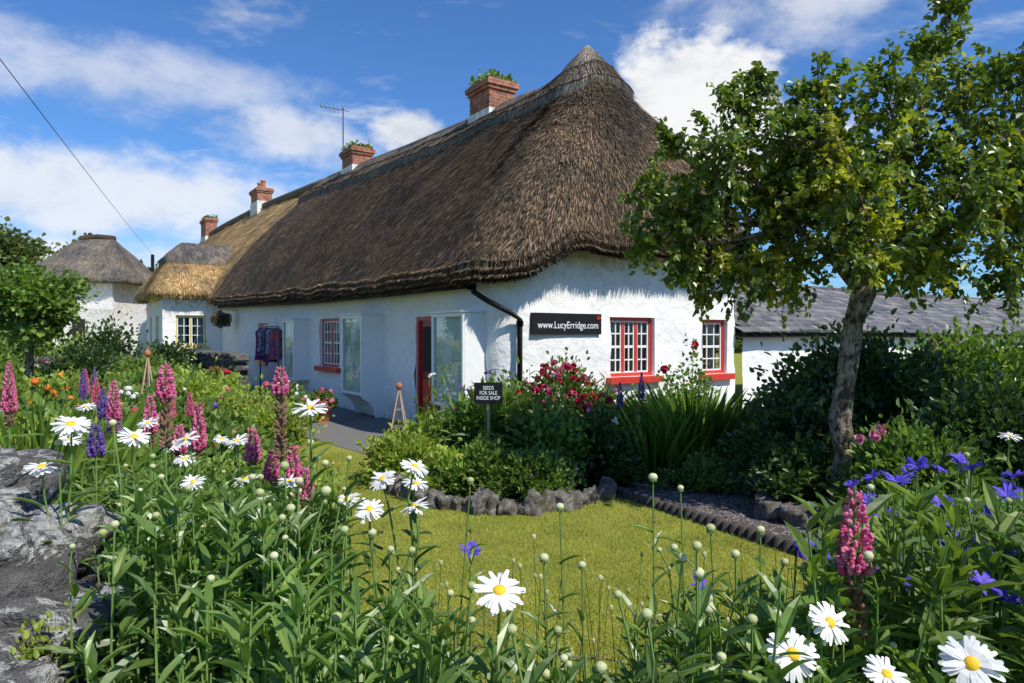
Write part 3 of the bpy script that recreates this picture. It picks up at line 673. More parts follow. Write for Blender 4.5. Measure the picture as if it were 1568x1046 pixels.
# ------------------------------------------------------------ vegetation helpers
def shrub(name,c,rad,n,ls,mat,core=True,clump=.22,K=None,tpl=LEAF,extra=None,up=.4,B=None,aspect=.62):
    own=B is None
    if own: B=MB()
    c=np.array(c,float); rad=np.array(rad,float)
    K=K or 26
    cc=nrm(R.normal(0,1,(K,3)))*R.uniform(.45,1.0,(K,1)); cc[:,2]=np.abs(cc[:,2])*1.0-.15
    k=R.integers(0,K,n); d=R.normal(0,clump*.9,(n,3)); q=cc[k]+d
    P=c+q*rad; keep=P[:,2]>.02; P=P[keep];q=q[keep]; n=len(P)
    D=nrm(q)+R.normal(0,.6,(n,3))+[0,0,up]; U=R.normal(0,.7,(n,3))+[0,0,1]
    s=R.uniform(.65,1.3,n)*ls
    B.inst(tpl,P,D,U,np.stack([s,s*aspect,s],1),0)
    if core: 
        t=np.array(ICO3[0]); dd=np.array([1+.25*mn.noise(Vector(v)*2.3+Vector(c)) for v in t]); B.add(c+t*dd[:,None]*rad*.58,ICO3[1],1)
    if extra:
        m_,cnt,fs,tp=extra; kk=R.integers(0,n,cnt); Pn=P[kk]+nrm(q[kk])*.04
        B.inst(tp,Pn,R.normal(0,1,(cnt,3))+[0,-.6,.6],R.normal(0,1,(cnt,3)),R.uniform(.7,1.3,cnt)*fs,2)
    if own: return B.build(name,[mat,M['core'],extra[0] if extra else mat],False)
def rose(B,p,r,mat):
    n=16; D=nrm(R.normal(0,1,(n,3))+[0,-.3,.5]); B.inst(PETAL,np.array(p)+D*0,D,R.normal(0,1,(n,3)),np.stack([np.full(n,r),np.full(n,r*1.1),np.full(n,r*2)],1),mat)
    B.inst(ICO1,[p],[1,0,0],[0,0,1],[r*.55]*3,mat)
tr=empty('garden_tree'); B=MB()
T0=Vector((2.93,6.0,0))
tp=[T0,Vector((2.90,6,.3)),Vector((2.94,6.02,.6)),Vector((2.89,6.02,.9)),Vector((2.93,6.0,1.2)),Vector((2.97,6.0,1.5)),Vector((3.0,6.0,1.75)),Vector((3.08,5.98,2.0)),Vector((3.12,6,2.35))]
tube(B,tp,[.15,.105,.088,.098,.078,.085,.08,.10,.07],12)
crown=[((1.55,6.1,2.55),.42),((1.30,5.9,2.75),.30),((1.85,6.3,2.95),.48),((1.75,5.7,3.15),.36),((2.3,6.2,2.85),.50),((2.35,5.8,3.3),.46),((2.9,6.4,3.3),.50),
((2.75,5.5,2.9),.50),((3.2,5.8,3.6),.46),((3.0,6.2,2.7),.45),((3.55,6.3,3.1),.55),((3.5,5.5,2.65),.50),((4.0,6.0,3.5),.50),((4.2,5.7,2.9),.60),((4.7,6.1,3.3),.5),((4.75,6.3,2.7),.50),((2.0,6.0,2.3),.40),((2.55,6.3,2.3),.38),
((3.72,6.0,4.05),.28),((3.85,6.0,4.5),.20),((4.35,6.0,3.9),.30),((4.65,5.8,4.3),.22),((1.5,6.0,2.2),.25),((1.42,6.1,3.3),.15),((2.2,6.1,3.85),.18),((1.95,5.9,3.6),.2),((5.2,6.1,3.1),.6),((5.3,5.8,2.5),.5),((3.9,6.6,2.35),.45),((4.9,5.9,3.75),.35),((2.65,5.9,3.75),.28),
((2.9,5.6,2.35),.40),((3.6,5.8,2.25),.36),((4.3,5.9,2.2),.38),((4.9,5.7,2.2),.35),((2.2,5.8,2.15),.30),((1.75,6.2,2.1),.25),((1.15,6.0,2.45),.2),((2.5,6.0,3.0),.4),((4.4,6.1,3.1),.4)]
hubs=[Vector((2.5,6.05,2.6)),Vector((3.0,6.0,2.95)),Vector((3.7,6.0,2.8)),Vector((2.9,5.8,2.6)),Vector((3.6,6.2,3.3)),Vector((4.3,6.0,3.0))]
for h,frm,r0 in ((hubs[0],tp[7],.055),(hubs[1],tp[8],.06),(hubs[2],tp[7],.055),(hubs[3],tp[8],.04),(hubs[4],hubs[1],.04),(hubs[5],hubs[2],.04)):
    m1=(Vector(h)+frm)/2+Vector((R.normal(0,.05),R.normal(0,.05),.06)); tube(B,[frm,m1,h],[r0*1.2,r0,r0*.75],7)
LP=[];LD=[];YL=[]
for c,r in crown:
    c=Vector(c); h=min(hubs,key=lambda q:(q-c).length); m1=(h+c)/2+Vector((R.normal(0,.05),R.normal(0,.05),R.normal(.03,.04)))
    tube(B,[h,m1,c],[.03,.02,.012],5)
    nt_=int(36*(r/.45)**2)+8
    for k in range(nt_):
        d=Vector(nrm(R.normal(0,1,(1,3)))[0]); L=r*R.uniform(.55,1.3); st_=c+d*r*R.uniform(.0,.35); en=c+Vector((d.x*L,d.y*L,d.z*L+R.uniform(-.08,.10)))
        md=(st_+en)/2+Vector((0,0,.04)); 
        if k%2==0: tube(B,[st_,md,en],[.007,.005,.003],3)
        nl=24
        t=R.uniform(.15,1.05,nl)[:,None]; a,b_,c_=np.array(st_),np.array(md),np.array(en)
        Pq=(1-t)**2*a+2*t*(1-t)*b_+t*t*c_; LP.append(Pq+R.normal(0,.022,(nl,3))); LD.append(np.tile(np.array(en-st_),(nl,1)))
        ylw=(1.9<c.x<3.0 and c.z<3.1 and R.random()<.35) or R.random()<.10
        YL.append(np.full(nl,ylw))
B.build('trunk_and_limbs',[M['bark']],True,tr)
LP=np.concatenate(LP);LD=nrm(np.concatenate(LD));YL=np.concatenate(YL); n=len(LP)
D=LD*.4+R.normal(0,.55,(n,3))+[0,0,-.35]; U=R.normal(0,.55,(n,3))+[.3,-.35,.8]; s=R.uniform(.045,.082,n); S=np.stack([s,s*.72,s],1)
B=MB(); B.inst(LEAF,LP[~YL],D[~YL],U[~YL],S[~YL],0); B.inst(LEAF,LP[YL],D[YL],U[YL],S[YL],1); B.build('leaves',[M['lf_tree'],M['lf_yel']],False,tr)
def fartree(name,c,rad,n,ls,mat,trunk=.12):
    e_=empty(name); B=MB(); c=np.array(c,float)
    tube(B,[(c[0],c[1],0),(c[0]+.05,c[1],c[2]*.5),(c[0],c[1],c[2])],[trunk,trunk*.8,trunk*.5],8)
    for k in range(7):
        d=nrm(R.normal(0,1,(1,3)))[0]*np.array(rad)*.8; tube(B,[(c[0],c[1],c[2]-rad[2]*.5),tuple(c+d*.5),tuple(c+d)],[trunk*.4,trunk*.25,.02],5)
    B.build('trunk',[M['bark']],True,e_)
    B=MB(); K=34; cc=nrm(R.normal(0,1,(K,3)))*R.uniform(.3,.9,(K,1)); k=R.integers(0,K,n); q=cc[k]+R.normal(0,.17,(n,3))
    B.inst(LEAF,c+q*rad,q+R.normal(0,.7,(n,3)),R.normal(0,.6,(n,3))+[0,0,1],R.uniform(.7,1.3,n)*ls,0)
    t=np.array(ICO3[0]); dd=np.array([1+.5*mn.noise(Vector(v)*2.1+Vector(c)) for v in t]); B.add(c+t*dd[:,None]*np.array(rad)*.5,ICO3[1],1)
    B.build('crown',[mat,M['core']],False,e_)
fartree('willow_tree',(-10.3,14.5,2.3),(1.1,1.0,.85),9000,.10,M['lf_mid'],.1)
fartree('ash_tree',(-46,60,8.0),(4.5,4,3.8),7000,.4,M['lf_far'],.4)
fartree('ash_tree',(-41,66,6.5),(4.5,4,3.5),6000,.4,M['lf_far'],.4)
fartree('ash_tree',(-44,70,8),(3.5,3,2.8),5000,.4,M['lf_far'],.3)
fartree('ash_tree',(-37.5,60,6.5),(3,3,3.4),5000,.4,M['lf_far'],.3)
fartree('ash_tree',(-31,60,4.8),(4.5,3,3.6),5000,.4,M['lf_far'],.3)
B=MB(); n=16000; u=R.random(n); P=np.stack([-60+u*140,75+8*np.sin(u*9)+R.normal(0,2,n),np.abs(R.normal(0,1,n))*2.4+.5*np.sin(u*60)],1)
B.inst(LEAF,P,R.normal(0,1,(n,3)),R.normal(0,1,(n,3)),R.uniform(.6,1.1,n),0); B.build('distant_hedge',[M['lf_far']])
def rockmesh(B,c,rad,seed,mat=0,t=ICO3,amp=.32):
    v=np.array(t[0]); sh=Vector((seed*3.1,seed*1.7,seed*.9))
    q=np.sign(v)*np.abs(v)**.72
    dd=np.array([1+amp*mn.noise(Vector(x)*1.3+sh)+amp*.5*mn.noise(Vector(x)*3.3+sh)+amp*.25*mn.noise(Vector(x)*8+sh) for x in v])
    a=seed*2.1; P=q*dd[:,None]*np.array(rad); ca,sa=math.cos(a),math.sin(a); P=np.stack([P[:,0]*ca-P[:,1]*sa,P[:,0]*sa+P[:,1]*ca,P[:,2]],1)
    B.add(np.array(c)+P,t[1],mat)
B=MB(); sd_=1
for (x,y,z,r) in [(-1.70,2.15,1.12,.22),(-1.46,1.98,.96,.20),(-1.24,1.85,.82,.17),(-1.55,1.7,.88,.21),(-1.26,1.55,.78,.19),(-1.04,1.45,.68,.16),(-1.35,1.3,.80,.19),(-1.12,1.2,.74,.17),(-.93,1.2,.60,.14),(-2.1,2.5,1.05,.25),(-2.0,2.0,.95,.26),(-1.0,1.62,.55,.16),(-1.25,1.75,.52,.2),(-1.5,2.0,.62,.24),(-1.9,2.3,.75,.28),(-1.15,1.4,.42,.24),(-1.6,1.7,.5,.3),(-1.35,1.75,.2,.3),(-1.7,2.1,.25,.35),(-2.2,2.5,.5,.4),(-1.1,1.3,.15,.3),(-2.5,2.9,.9,.27),(-2.6,3.1,.5,.4),(-2.9,3.4,.8,.28),(-3,3.5,.3,.4),(-.9,1.1,.35,.22)]:
    rockmesh(B,(x,y,z),(r*1.2,r*.95,r*.68),sd_,0,ICO4,.42); sd_+=1
B.build('dry_stone_wall',[M['stone']],True)
def stonewall(B,p0,p1,h,th=.25,sz=.22):
    p0=np.array(p0);p1=np.array(p1); L=np.linalg.norm(p1-p0); z=sz*.4
    while z<h:
        x=0
        while x<L:
            w_=random.uniform(.8,1.6)*sz; c=p0+(p1-p0)*x/L; v=np.array(ICO2[0]); q=np.sign(v)*np.abs(v)**.5; ang=math.atan2(p1[1]-p0[1],p1[0]-p0[0]); ca,sa=math.cos(ang),math.sin(ang)
            P=q*np.array([w_*.56,th*.8,sz*.44])*(1+.1*R.normal(0,1,(len(v),1))); P=np.stack([P[:,0]*ca-P[:,1]*sa,P[:,0]*sa+P[:,1]*ca,P[:,2]],1)
            B.add(np.array([c[0],c[1],z+random.uniform(-.03,.03)])+P,ICO2[1],0); x+=w_
        z+=sz*.72
B=MB(); stonewall(B,(-9.6,21.2),(-7.2,18.2),1.15,.25,.16); B.build('garden_stone_wall',[M['greywall']],False)
B=MB(); stonewall(B,(-13.5,19.5),(-9.7,19.0),.95,.25,.2); B.build('garden_stone_wall',[M['greywall']],False)
B=MB()
pts=[(-1.5,7.7),(-1.41,7.4),(-1.1,7.0),(-.84,6.6),(-.3,6.33),(.1,6.26),(.6,6.5),(1.05,7.0)]
for k in range(len(pts)-1):
    a,b=np.array(pts[k]),np.array(pts[k+1]); L=np.linalg.norm(b-a); x=0
    while x<L:
        r=random.uniform(.05,.10); c=a+(b-a)*x/L; rockmesh(B,(c[0]+random.uniform(-.04,.04),c[1]+random.uniform(-.04,.04),r*.6),(r*1.1,r*.9,r*random.uniform(.8,1.5)),sd_,0,ICO3,.55); sd_+=1; x+=r*1.6
for c in ((2.75,5.7,.1),(2.5,5.85,.08),(2.3,6.1,.07),(3.0,5.55,.1),(3.3,5.5,.09)): rockmesh(B,c,(.15,.12,.12),sd_,0,ICO3,.5); sd_+=1
B.build('rock_border',[M['rock']],True)
B=MB(); pts=[(1.02,7.08),(1.75,5.77),(2.18,5.0),(2.45,4.3),(2.75,3.7)]
for k in range(len(pts)-1):
    a,b=np.array(pts[k]),np.array(pts[k+1]); L=np.linalg.norm(b-a); m_=int(L/.085)
    for i in range(m_):
        c=a+(b-a)*i/m_; h=.08+random.uniform(-.01,.01); tube(B,[(c[0],c[1],-.02),(c[0],c[1],h),(c[0],c[1],h+.012)],[.042,.042,.028],8)
B.build('log_roll_edging',[plain('dark_edging',(.06,.05,.042),.85,20,.4,.4)],True)
n=90000; X=R.uniform(-3.2,3.2,n*2); Y=3.0+6.5*R.random(n*2)**1.5
keep=(X>-.33*Y-.3)
def inpoly(X,Y,poly):
    r=np.zeros(len(X),bool); m_=len(poly)
    for i in range(m_):
        x1,y1=poly[i];x2,y2=poly[(i+1)%m_]; c=((y1>Y)!=(y2>Y))&(X<(x2-x1)*(Y-y1)/(y2-y1+1e-12)+x1); r^=c
    return r
rr_=(X-C0[0])*nv[0]+(Y-C0[1])*nv[1]; keep&=(rr_<-2.15)|(Y<8.0)
keep&=~inpoly(X,Y,bed)&~inpoly(X,Y,grav)
X=X[keep][:n];Y=Y[keep][:n]; n=len(X)
B=MB(); P=np.stack([X,Y,np.zeros(n)],1); D=R.normal(0,.55,(n,3)); D[:,2]=.75
B.inst(BLADE,P,D,R.normal(0,1,(n,3)),np.stack([R.uniform(.015,.035,n),R.uniform(.003,.006,n),np.full(n,.02)],1)); B.build('lawn_grass',[M['grass']])
# ------------------------------------------------------------ middle bed
shrub('lady_mantle',(-1.15,7.75,.12),(.50,.60,.42),3800,.075,M['lf_light'],K=30,clump=.18)
shrub('lady_mantle',(-.75,7.15,.08),(.42,.42,.32),3200,.06,M['lf_light'],K=30,clump=.18)
shrub('geranium_mound',(-.3,7.1,.12),(.48,.45,.42),4200,.06,M['lf_mid'],K=30,clump=.18,extra=(M['p_rpink'],16,.02,ICO1))
shrub('geranium_mound',(-.95,8.5,.15),(.5,.6,.55),3000,.07,M['lf_light'],K=30,clump=.18)
shrub('foxglove_clump',(-.35,8.1,.3),(.55,.55,.65),2600,.17,M['lf_mid'],K=30,clump=.2,tpl=LONG,aspect=.28)
shrub('geranium_mound',(.2,6.95,.12),(.5,.42,.38),4200,.055,M['lf_mid'],K=30,clump=.18,extra=(M['p_purple'],20,.02,ICO1))
shrub('perennial_clump',(.45,7.6,.25),(.55,.5,.55),3600,.08,M['lf_mid'],K=30)
shrub('perennial_clump',(.95,7.7,.2),(.40,.5,.5),3000,.08,M['lf_dark'],K=30)
shrub('perennial_clump',(.1,8.6,.3),(.6,.6,.8),3200,.09,M['lf_mid'],K=30)
shrub('rose_foliage',(1.2,8.6,.35),(.5,.5,.65),3000,.07,M['lf_mid'],K=26,extra=(M['p_red'],10,.04,ICO1))
shrub('rose_foliage',(2.0,9.4,.3),(.7,.5,.5),2600,.07,M['lf_mid'],K=26)
shrub('perennial_clump',(2.6,10.1,.25),(.7,.5,.5),2200,.08,M['lf_mid'],K=26)
B=MB()
for k in range(80):
    x,y=R.uniform(-1.1,1.5),R.uniform(7.3,9.0); h=R.uniform(.6,1.25); l=R.normal(0,.08,2)
    tube(B,[(x,y,0),(x+l[0]*.5,y+l[1]*.5,h*.6),(x+l[0],y+l[1],h)],[.006,.005,.003],4,0)
    n=10; t=R.uniform(.3,1,n)[:,None]; P=np.array([x,y,0])*(1-t)+np.array([x+l[0],y+l[1],h])*t; B.inst(LONG,P,R.normal(0,1,(n,3))+[0,0,.5],[0,0,1],np.tile([.13,.035,.13],(n,1)),1)
    if k%3==0: B.inst(ICO1,np.array([x+l[0],y+l[1],h])+R.normal(0,.02,(5,3)),[1,0,0],[0,0,1],.018,2+(k//3)%3)
B.build('flower_stalks',[M['stem'],M['lf_mid'],M['p_purple'],M['p_rpink'],M['p_white']],False)
class Remap:
    def __init__(s,B,m): s.B=B;s.m=m
    def inst(s,t,P,D,U,S,mat=0): s.B.inst(t,P,D,U,S,s.m.get(mat,mat))
    def add(s,v,f,mat=0): s.B.add(v,f,s.m.get(mat,mat))
def rosebush(c,rad,nr,nl):
    B=MB(); c=np.array(c,float)
    for k in range(9):
        en=c+nrm(R.normal(0,1,(1,3)))[0]*np.array(rad)*[1,1,.6]+[0,0,rad[2]*.3]; tube(B,[(c[0],c[1],0),tuple((c+en)/2*[1,1,1]),tuple(en)],[.012,.01,.005],5,0)
    shrub('x',c,rad,nl,.06,None,core=False,K=22,clump=.25,B=Remap(B,{0:1,1:1}))
    for k in range(nr):
        d=nrm(R.normal(0,1,(1,3)))[0]; d[2]=abs(d[2]); d[1]=-abs(d[1]); rose(B,c+d*np.array(rad)*R.uniform(.8,1.2),R.uniform(.035,.055),random.choice((2,2,3)))
    B.build('rose_bush',[M['stem'],M['lf_mid'],M['p_red'],M['p_rpink']],False)
rosebush((.62,8.6,.80),(.42,.35,.46),36,1700)
rosebush((.95,8.2,.55),(.35,.35,.45),20,1300)
rosebush((.25,8.3,.6),(.3,.3,.4),12,900)
B=MB()
for k,(x,z) in enumerate(((2.62,1.5),(2.45,1.2),(2.75,1.2),(2.85,1.0),(2.2,1.15))):
    tube(B,[(2.6,9.9,0),(2.6+(x-2.6)*.6,9.9,z*.6),(x,9.85,z)],[.012,.008,.004],5,0)
    n=150; t=R.uniform(.3,1,n)[:,None]; P=np.array([2.6,9.9,0])*(1-t)+np.array([x,9.85,z])*t+R.normal(0,.09,(n,3)); B.inst(LEAF,P,R.normal(0,1,(n,3)),R.normal(0,1,(n,3)),R.uniform(.04,.07,n),1)
    if k in(0,4): rose(B,(x,9.82,z),.07,2)
B.build('climbing_rose',[M['stem'],M['lf_mid'],M['p_red']],False)
def swords(name,c,rad,h,n,wd=.03,mat='lf_sword',lean=.35):
    B=MB(); c=np.array(c,float); a=R.uniform(0,2*math.pi,n); r=np.sqrt(R.random(n))*rad
    P=np.stack([c[0]+r*np.cos(a),c[1]+r*np.sin(a),np.zeros(n)+c[2]],1)
    D=np.stack([np.cos(a)*lean*R.random(n)+R.normal(0,.08,n),np.sin(a)*lean*R.random(n)+R.normal(0,.08,n),np.ones(n)],1)
    U=np.stack([-np.cos(a),-np.sin(a),np.full(n,.6)],1)+R.normal(0,.25,(n,3)); s=R.uniform(.65,1.1,n)*h
    B.inst(SWORD,P,D,U,np.stack([s,np.full(n,wd),s*.6],1)); return B.build(name,[M[mat]])
swords('iris_clump',(2.15,8.1,0),.42,1.05,260,.04); swords('iris_clump',(1.65,7.9,0),.3,.85,140,.035)
swords('iris_clump',(-3.4,4.9,0),.45,1.15,220,.045); swords('iris_clump',(2.75,8.3,0),.3,.8,120,.035,'lf_sword')
shrub('ground_cover',(2.0,7.3,.05),(.5,.35,.25),1800,.06,M['lf_mid'],K=20)
shrub('dark_shrub',(2.85,6.85,.45),(.52,.5,.70),6000,.075,M['lf_dark'],K=34)
shrub('dark_shrub',(2.6,6.35,.25),(.34,.34,.42),3400,.07,M['lf_dark'],K=30)
shrub('dark_shrub',(3.8,7.3,.8),(.9,.7,.80),8000,.085,M['lf_dark'],K=40)
shrub('dark_shrub',(5.2,7.6,.85),(1.0,.8,.75),8000,.085,M['lf_mid'],K=40,extra=(M['p_palepink'],20,.05,ICO1))
shrub('dark_shrub',(4.2,5.9,.5),(.8,.6,.75),7000,.075,M['lf_dark'],K=40)
shrub('dark_shrub',(3.35,5.6,.35),(.5,.4,.55),4500,.07,M['lf_mid'],K=34)
shrub('dark_shrub',(6.6,8.0,.8),(1.1,.9,.8),6000,.09,M['lf_dark'],K=40)
shrub('dark_shrub',(5.3,5.8,.6),(.8,.7,.7),6000,.08,M['lf_mid'],K=40)
shrub('dark_shrub',(4.6,9.4,.5),(1.2,.8,.6),5000,.09,M['lf_dark'],K=40)
B=MB(); 
for p in ((2.95,5.55,.82),(2.85,5.6,.78),(3.02,5.6,.86)): rose(B,p,.05,0)
B.build('peony_flowers',[M['p_palepink']])
# ------------------------------------------------------------ left garden
def leftpt():
    while True:
        y=R.uniform(6.0,21); x=R.uniform(-1.0*y,-.30*y); s,r=sr(x,y)
        if r<-2.6 and x<-.30*y-.5: return x,y
cols=['lf_mid','lf_light','lf_mid','lf_light','lf_mid','lf_euph','lf_light']
for k in range(50):
    x,y=leftpt(); hgt=R.uniform(.3,.62)*(1.0+.02*y) if x>-.5*y else R.uniform(.5,.9)
    mt=cols[k%7]; 
    if mt=='lf_euph' : hgt=.3
    ex=None; q=k%6
    if q==0: ex=(M['p_orange'],40,.055,ICO1)
    if q==1: ex=(M['p_red'],24,.05,ICO1)
    if q==2: ex=(M['p_rpink'],44,.045,ICO1)
    if q==4: ex=(M['p_purple'],40,.04,ICO1)
    if q==5: ex=(M['p_white'],24,.04,ICO1)
    shrub('border_perennial',(x,y,hgt*.35),(R.uniform(.5,.85),R.uniform(.5,.8),hgt),2600,R.uniform(.07,.12),M[mt],K=26,extra=ex)
for (x,y,h,mt) in ((-9.6,18.0,.75,'lf_mid'),(-11.2,17.5,.9,'lf_dark'),(-13,17,.8,'lf_mid'),(-8.6,16.5,.6,'lf_light'),(-7.9,15.2,.55,'lf_mid'),(-15,18,.9,'lf_mid'),(-12.2,20.5,1.4,'lf_dark'),(-6.3,10.8,.55,'lf_mid'),(-17,24,1.5,'lf_mid'),(-20,25,1.5,'lf_dark'),(-22,28,1.8,'lf_mid'),(-14.5,23,1.1,'lf_light'),(-10.5,20.6,.9,'lf_dark')):
    shrub('garden_shrub',(x,y,h*.45),(1.1,.8,h),3600,.12,M[mt],K=30)
shrub('lime_edging_plants',(-5.3,12.7,.05),(.8,.5,.32),2600,.07,M['lf_euph'],K=24,extra=(M['p_yellow'],40,.03,ICO1))
shrub('lime_edging_plants',(-4.4,11.5,.05),(.6,.5,.28),2200,.07,M['lf_euph'],K=24,extra=(M['p_white'],20,.03,ICO1))
shrub('pale_edging_plants',(-3.6,10.1,.05),(.5,.5,.26),2200,.06,M['lf_light'],K=24)
shrub('pale_edging_plants',(-3.4,8.9,.05),(.5,.5,.3),2200,.06,M['lf_mid'],K=24,extra=(M['p_rpink'],24,.035,ICO1))
def pot(name,c,r,h,mat,fl,leaf='lf_mid'):
    e_=empty(name); B=MB(); x,y=c; tube(B,[(x,y,0),(x,y,h*.1),(x,y,h*.9),(x,y,h*.91),(x,y,h),(x,y,h+.01)],[r*.6,r*.68,r*.95,r*1.08,r*1.08,r*.9],20); B.build('pot',[mat],True,e_)
    B=MB(); n=700; q=nrm(R.normal(0,1,(n,3)))*R.uniform(.3,1,(n,1)); q[:,2]=np.abs(q[:,2]); P=np.array([x,y,h])+q*[r*1.3,r*1.3,r*1.5]
    B.inst(LEAF,P,q+R.normal(0,.5,(n,3)),R.normal(0,1,(n,3)),R.uniform(.05,.09,n),0); B.inst(ICO1,P[:60]+q[:60]*.06,[1,0,0],[0,0,1],.04,1); B.build('plants',[M[leaf],fl],False,e_)
pot('blue_plant_pot',(-6.6,15.3),.26,.55,M['bluepot'],M['p_red']); pot('plant_pot',(-5.7,10.0),.3,.38,M['darkpot'],M['p_white'])
pot('blue_plant_pot',(-6.0,14.2),.25,.5,M['bluepot'],M['p_red']); pot('plant_pot',(-7.1,16.2),.22,.45,M['teal'],M['p_rpink']); pot('plant_pot',(-3.95,12.0),.28,.4,M['teal'],M['p_white'])
pot('plant_pot',(-3.6,12.9),.2,.3,M['terra'],M['p_rpink'])
for (x,y,h) in ((-1.72,10.4,.85),(-5.55,10.4,1.35)):
    B=MB()
    for sx,sy in ((-1,-1),(1,-1),(1,1),(-1,1)): tube(B,[(x+sx*.14,y+sy*.14,0),(x,y,h)],.011,5,0)
    for t in (.3,.6): 
        q=.14*(1-t); c4=[(x-q,y-q,h*t),(x+q,y-q,h*t),(x+q,y+q,h*t),(x-q,y+q,h*t),(x-q,y-q,h*t)]; tube(B,c4,.009,4,0)
    B.inst(ICO2,[(x,y,h+.02)],[1,0,0],[0,0,1],[.05,.05,.06],1); B.build('wooden_obelisk',[M['wood'],M['terra']],True)
e_=empty('seeds_sign'); B=MB(); sx_,sy_=-.25,7.2
fs=lambda a,o,z:(sx_+a,sy_+o,z)
box(B,fs,-.15,.15,0,.02,.92,1.14,0); box(B,fs,-.015,.015,.021,.045,0,1.05,1); B.build('board',[M['black'],M['wood']],False,e_)
text('lettering','SEEDS\nFOR SALE\nINSIDE SHOP',(sx_,sy_-.004,1.03),.056,e_,.78,0)
B=MB()
A0=Vector((-9.0,12,6.68)); A1=Vector((-26.3,50,7.6)); A_=A0+(A0-A1)*.5
pl_=[]
for k in range(21):
    t=k/20; q=A_+(A1-A_)*t; q.z-=.18*math.sin(math.pi*t); pl_.append(q)
tube(B,pl_,.009,5); tube(B,[A1,Vector((A1.x,A1.y,0))],.12,8); tube(B,[A_,Vector((A_.x,A_.y,0))],.12,8); B.build('power_line',[M['black']])
# ------------------------------------------------------------ foreground perennials
def plantstems(name,gen,count,leafmat_,leaflen=(.06,.125),nleaf=26,budp=.1,asp=.25):
    B=MB(); LPs=[];LDs=[];LUs=[];LS=[]
    for k in range(count):
        x,y,h=gen(); lean=R.normal(0,.06,2); base=np.array([x,y,0]); top=np.array([x+lean[0],y+lean[1],h])
        z0=max(0,h-.7)
        tube(B,[tuple(base+(top-base)*(z0/h)),tuple(base+(top-base)*.8+np.array([lean[1]*.2,0,0])),tuple(top)],[.004,.0035,.002],4,1)
        n=nleaf; t=(z0/h*.9+(1-z0/h*.9)*R.random(n)**.9)[:,None]; P=base+(top-base)*t
        az=R.uniform(0,2*math.pi,n); up=R.uniform(.2,1.9,n)+.6*(t[:,0]>.9)
        D=np.stack([np.cos(az),np.sin(az),up],1); LPs.append(P);LDs.append(D)
        LUs.append(np.stack([-np.cos(az)*.5,-np.sin(az)*.5,np.ones(n)],1)+R.normal(0,.3,(n,3)))
        s=R.uniform(*leaflen,n)*(1.1-.35*t[:,0]**3); LS.append(np.stack([s,np.maximum(s*asp,.012),s],1))
        if R.random()<budp:
            ex=R.uniform(.04,.14); tp_=top+[R.normal(0,.015),0,ex]; tube(B,[tuple(top),tuple(tp_)],.0025,4,1); r=R.uniform(.007,.012); B.inst(ICO2,[tp_],[1,0,0],[0,0,1],[r,r,r*.9],2); B.inst(ICO1,[tp_-[0,0,r*.6]],[1,0,0],[0,0,1],[r*.9,r*.9,r*.6],1)
    B.inst(LONG,np.concatenate(LPs),np.concatenate(LDs),np.concatenate(LUs),np.concatenate(LS),0)
    return B.build(name,[leafmat_,M['stem'],M['p_bud']],False)
def mkgen(b0,b1,y0,y1,c,off=0,j=.06,pw=1.0):
    def g():
        y=y0+(y1-y0)*R.random()**pw; b=R.uniform(b0,b1); return b*y,y,max(.25,H-c*y+off+R.normal(0,j))
    return g
plantstems('shasta_daisy_plants',mkgen(-.57,-.28,1.6,2.6,.285),250,M['lf_daisy'],budp=.16)
plantstems('shasta_daisy_plants',mkgen(-.70,-.28,2.6,4.2,.27),260,M['lf_daisy'],budp=.14)
plantstems('shasta_daisy_plants',mkgen(-.50,-.24,1.25,1.9,.43),90,M['lf_daisy'],budp=.08)
plantstems('shasta_daisy_plants',mkgen(-.28,-.07,1.3,2.1,.44),95,M['lf_daisy'],budp=.14)
plantstems('shasta_daisy_plants',mkgen(-.08,.22,1.15,1.5,.52,0,.05),50,M['lf_daisy'],budp=.14)
plantstems('shasta_daisy_plants',mkgen(.2,.50,1.3,2.0,.45),100,M['lf_daisy'],budp=.14)
plantstems('cornflower_plants',mkgen(.48,.85,1.4,3.0,.305),310,M['lf_mid'],leaflen=(.07,.14),budp=.08,asp=.26)
plantstems('cornflower_plants',mkgen(.57,.85,3.0,4.2,.265),130,M['lf_mid'],leaflen=(.07,.14),budp=.05,asp=.26)
for (x,y,z,rx,ry,rz_,mt) in ((-1.5,2.9,.3,.7,.9,.5,'lf_daisy'),(-1.9,3.8,.25,.8,.7,.5,'lf_mid'),(-.70,1.75,.35,.35,.4,.35,'lf_mid'),(-.2,1.6,.2,.5,.3,.3,'lf_daisy'),(.35,1.4,.2,.4,.3,.3,'lf_daisy'),(.75,1.8,.25,.5,.4,.35,'lf_mid'),(1.5,2.4,.35,.6,.6,.5,'lf_mid'),(-.75,1.35,.25,.25,.25,.35,'lf_light'),(2.2,3.4,.3,.6,.6,.45,'lf_mid'),(-2.6,5.0,.3,1.0,.8,.45,'lf_mid'),(-3.8,5.8,.3,1.0,.8,.55,'lf_light'),(-2.2,5.9,.2,.6,.6,.35,'lf_light')):
    shrub('low_foliage',(x,y,z),(rx,ry,rz_),3200,.06,M[mt],K=30)
for (x,y,z) in ((-.95,1.5,.66),(-1.12,1.75,.80),(-1.0,1.25,.62)):
    shrub('wall_creeper',(x,y,z),(.14,.18,.10),1100,.022,M['lf_light'],core=False,K=16,clump=.3)
B=MB()
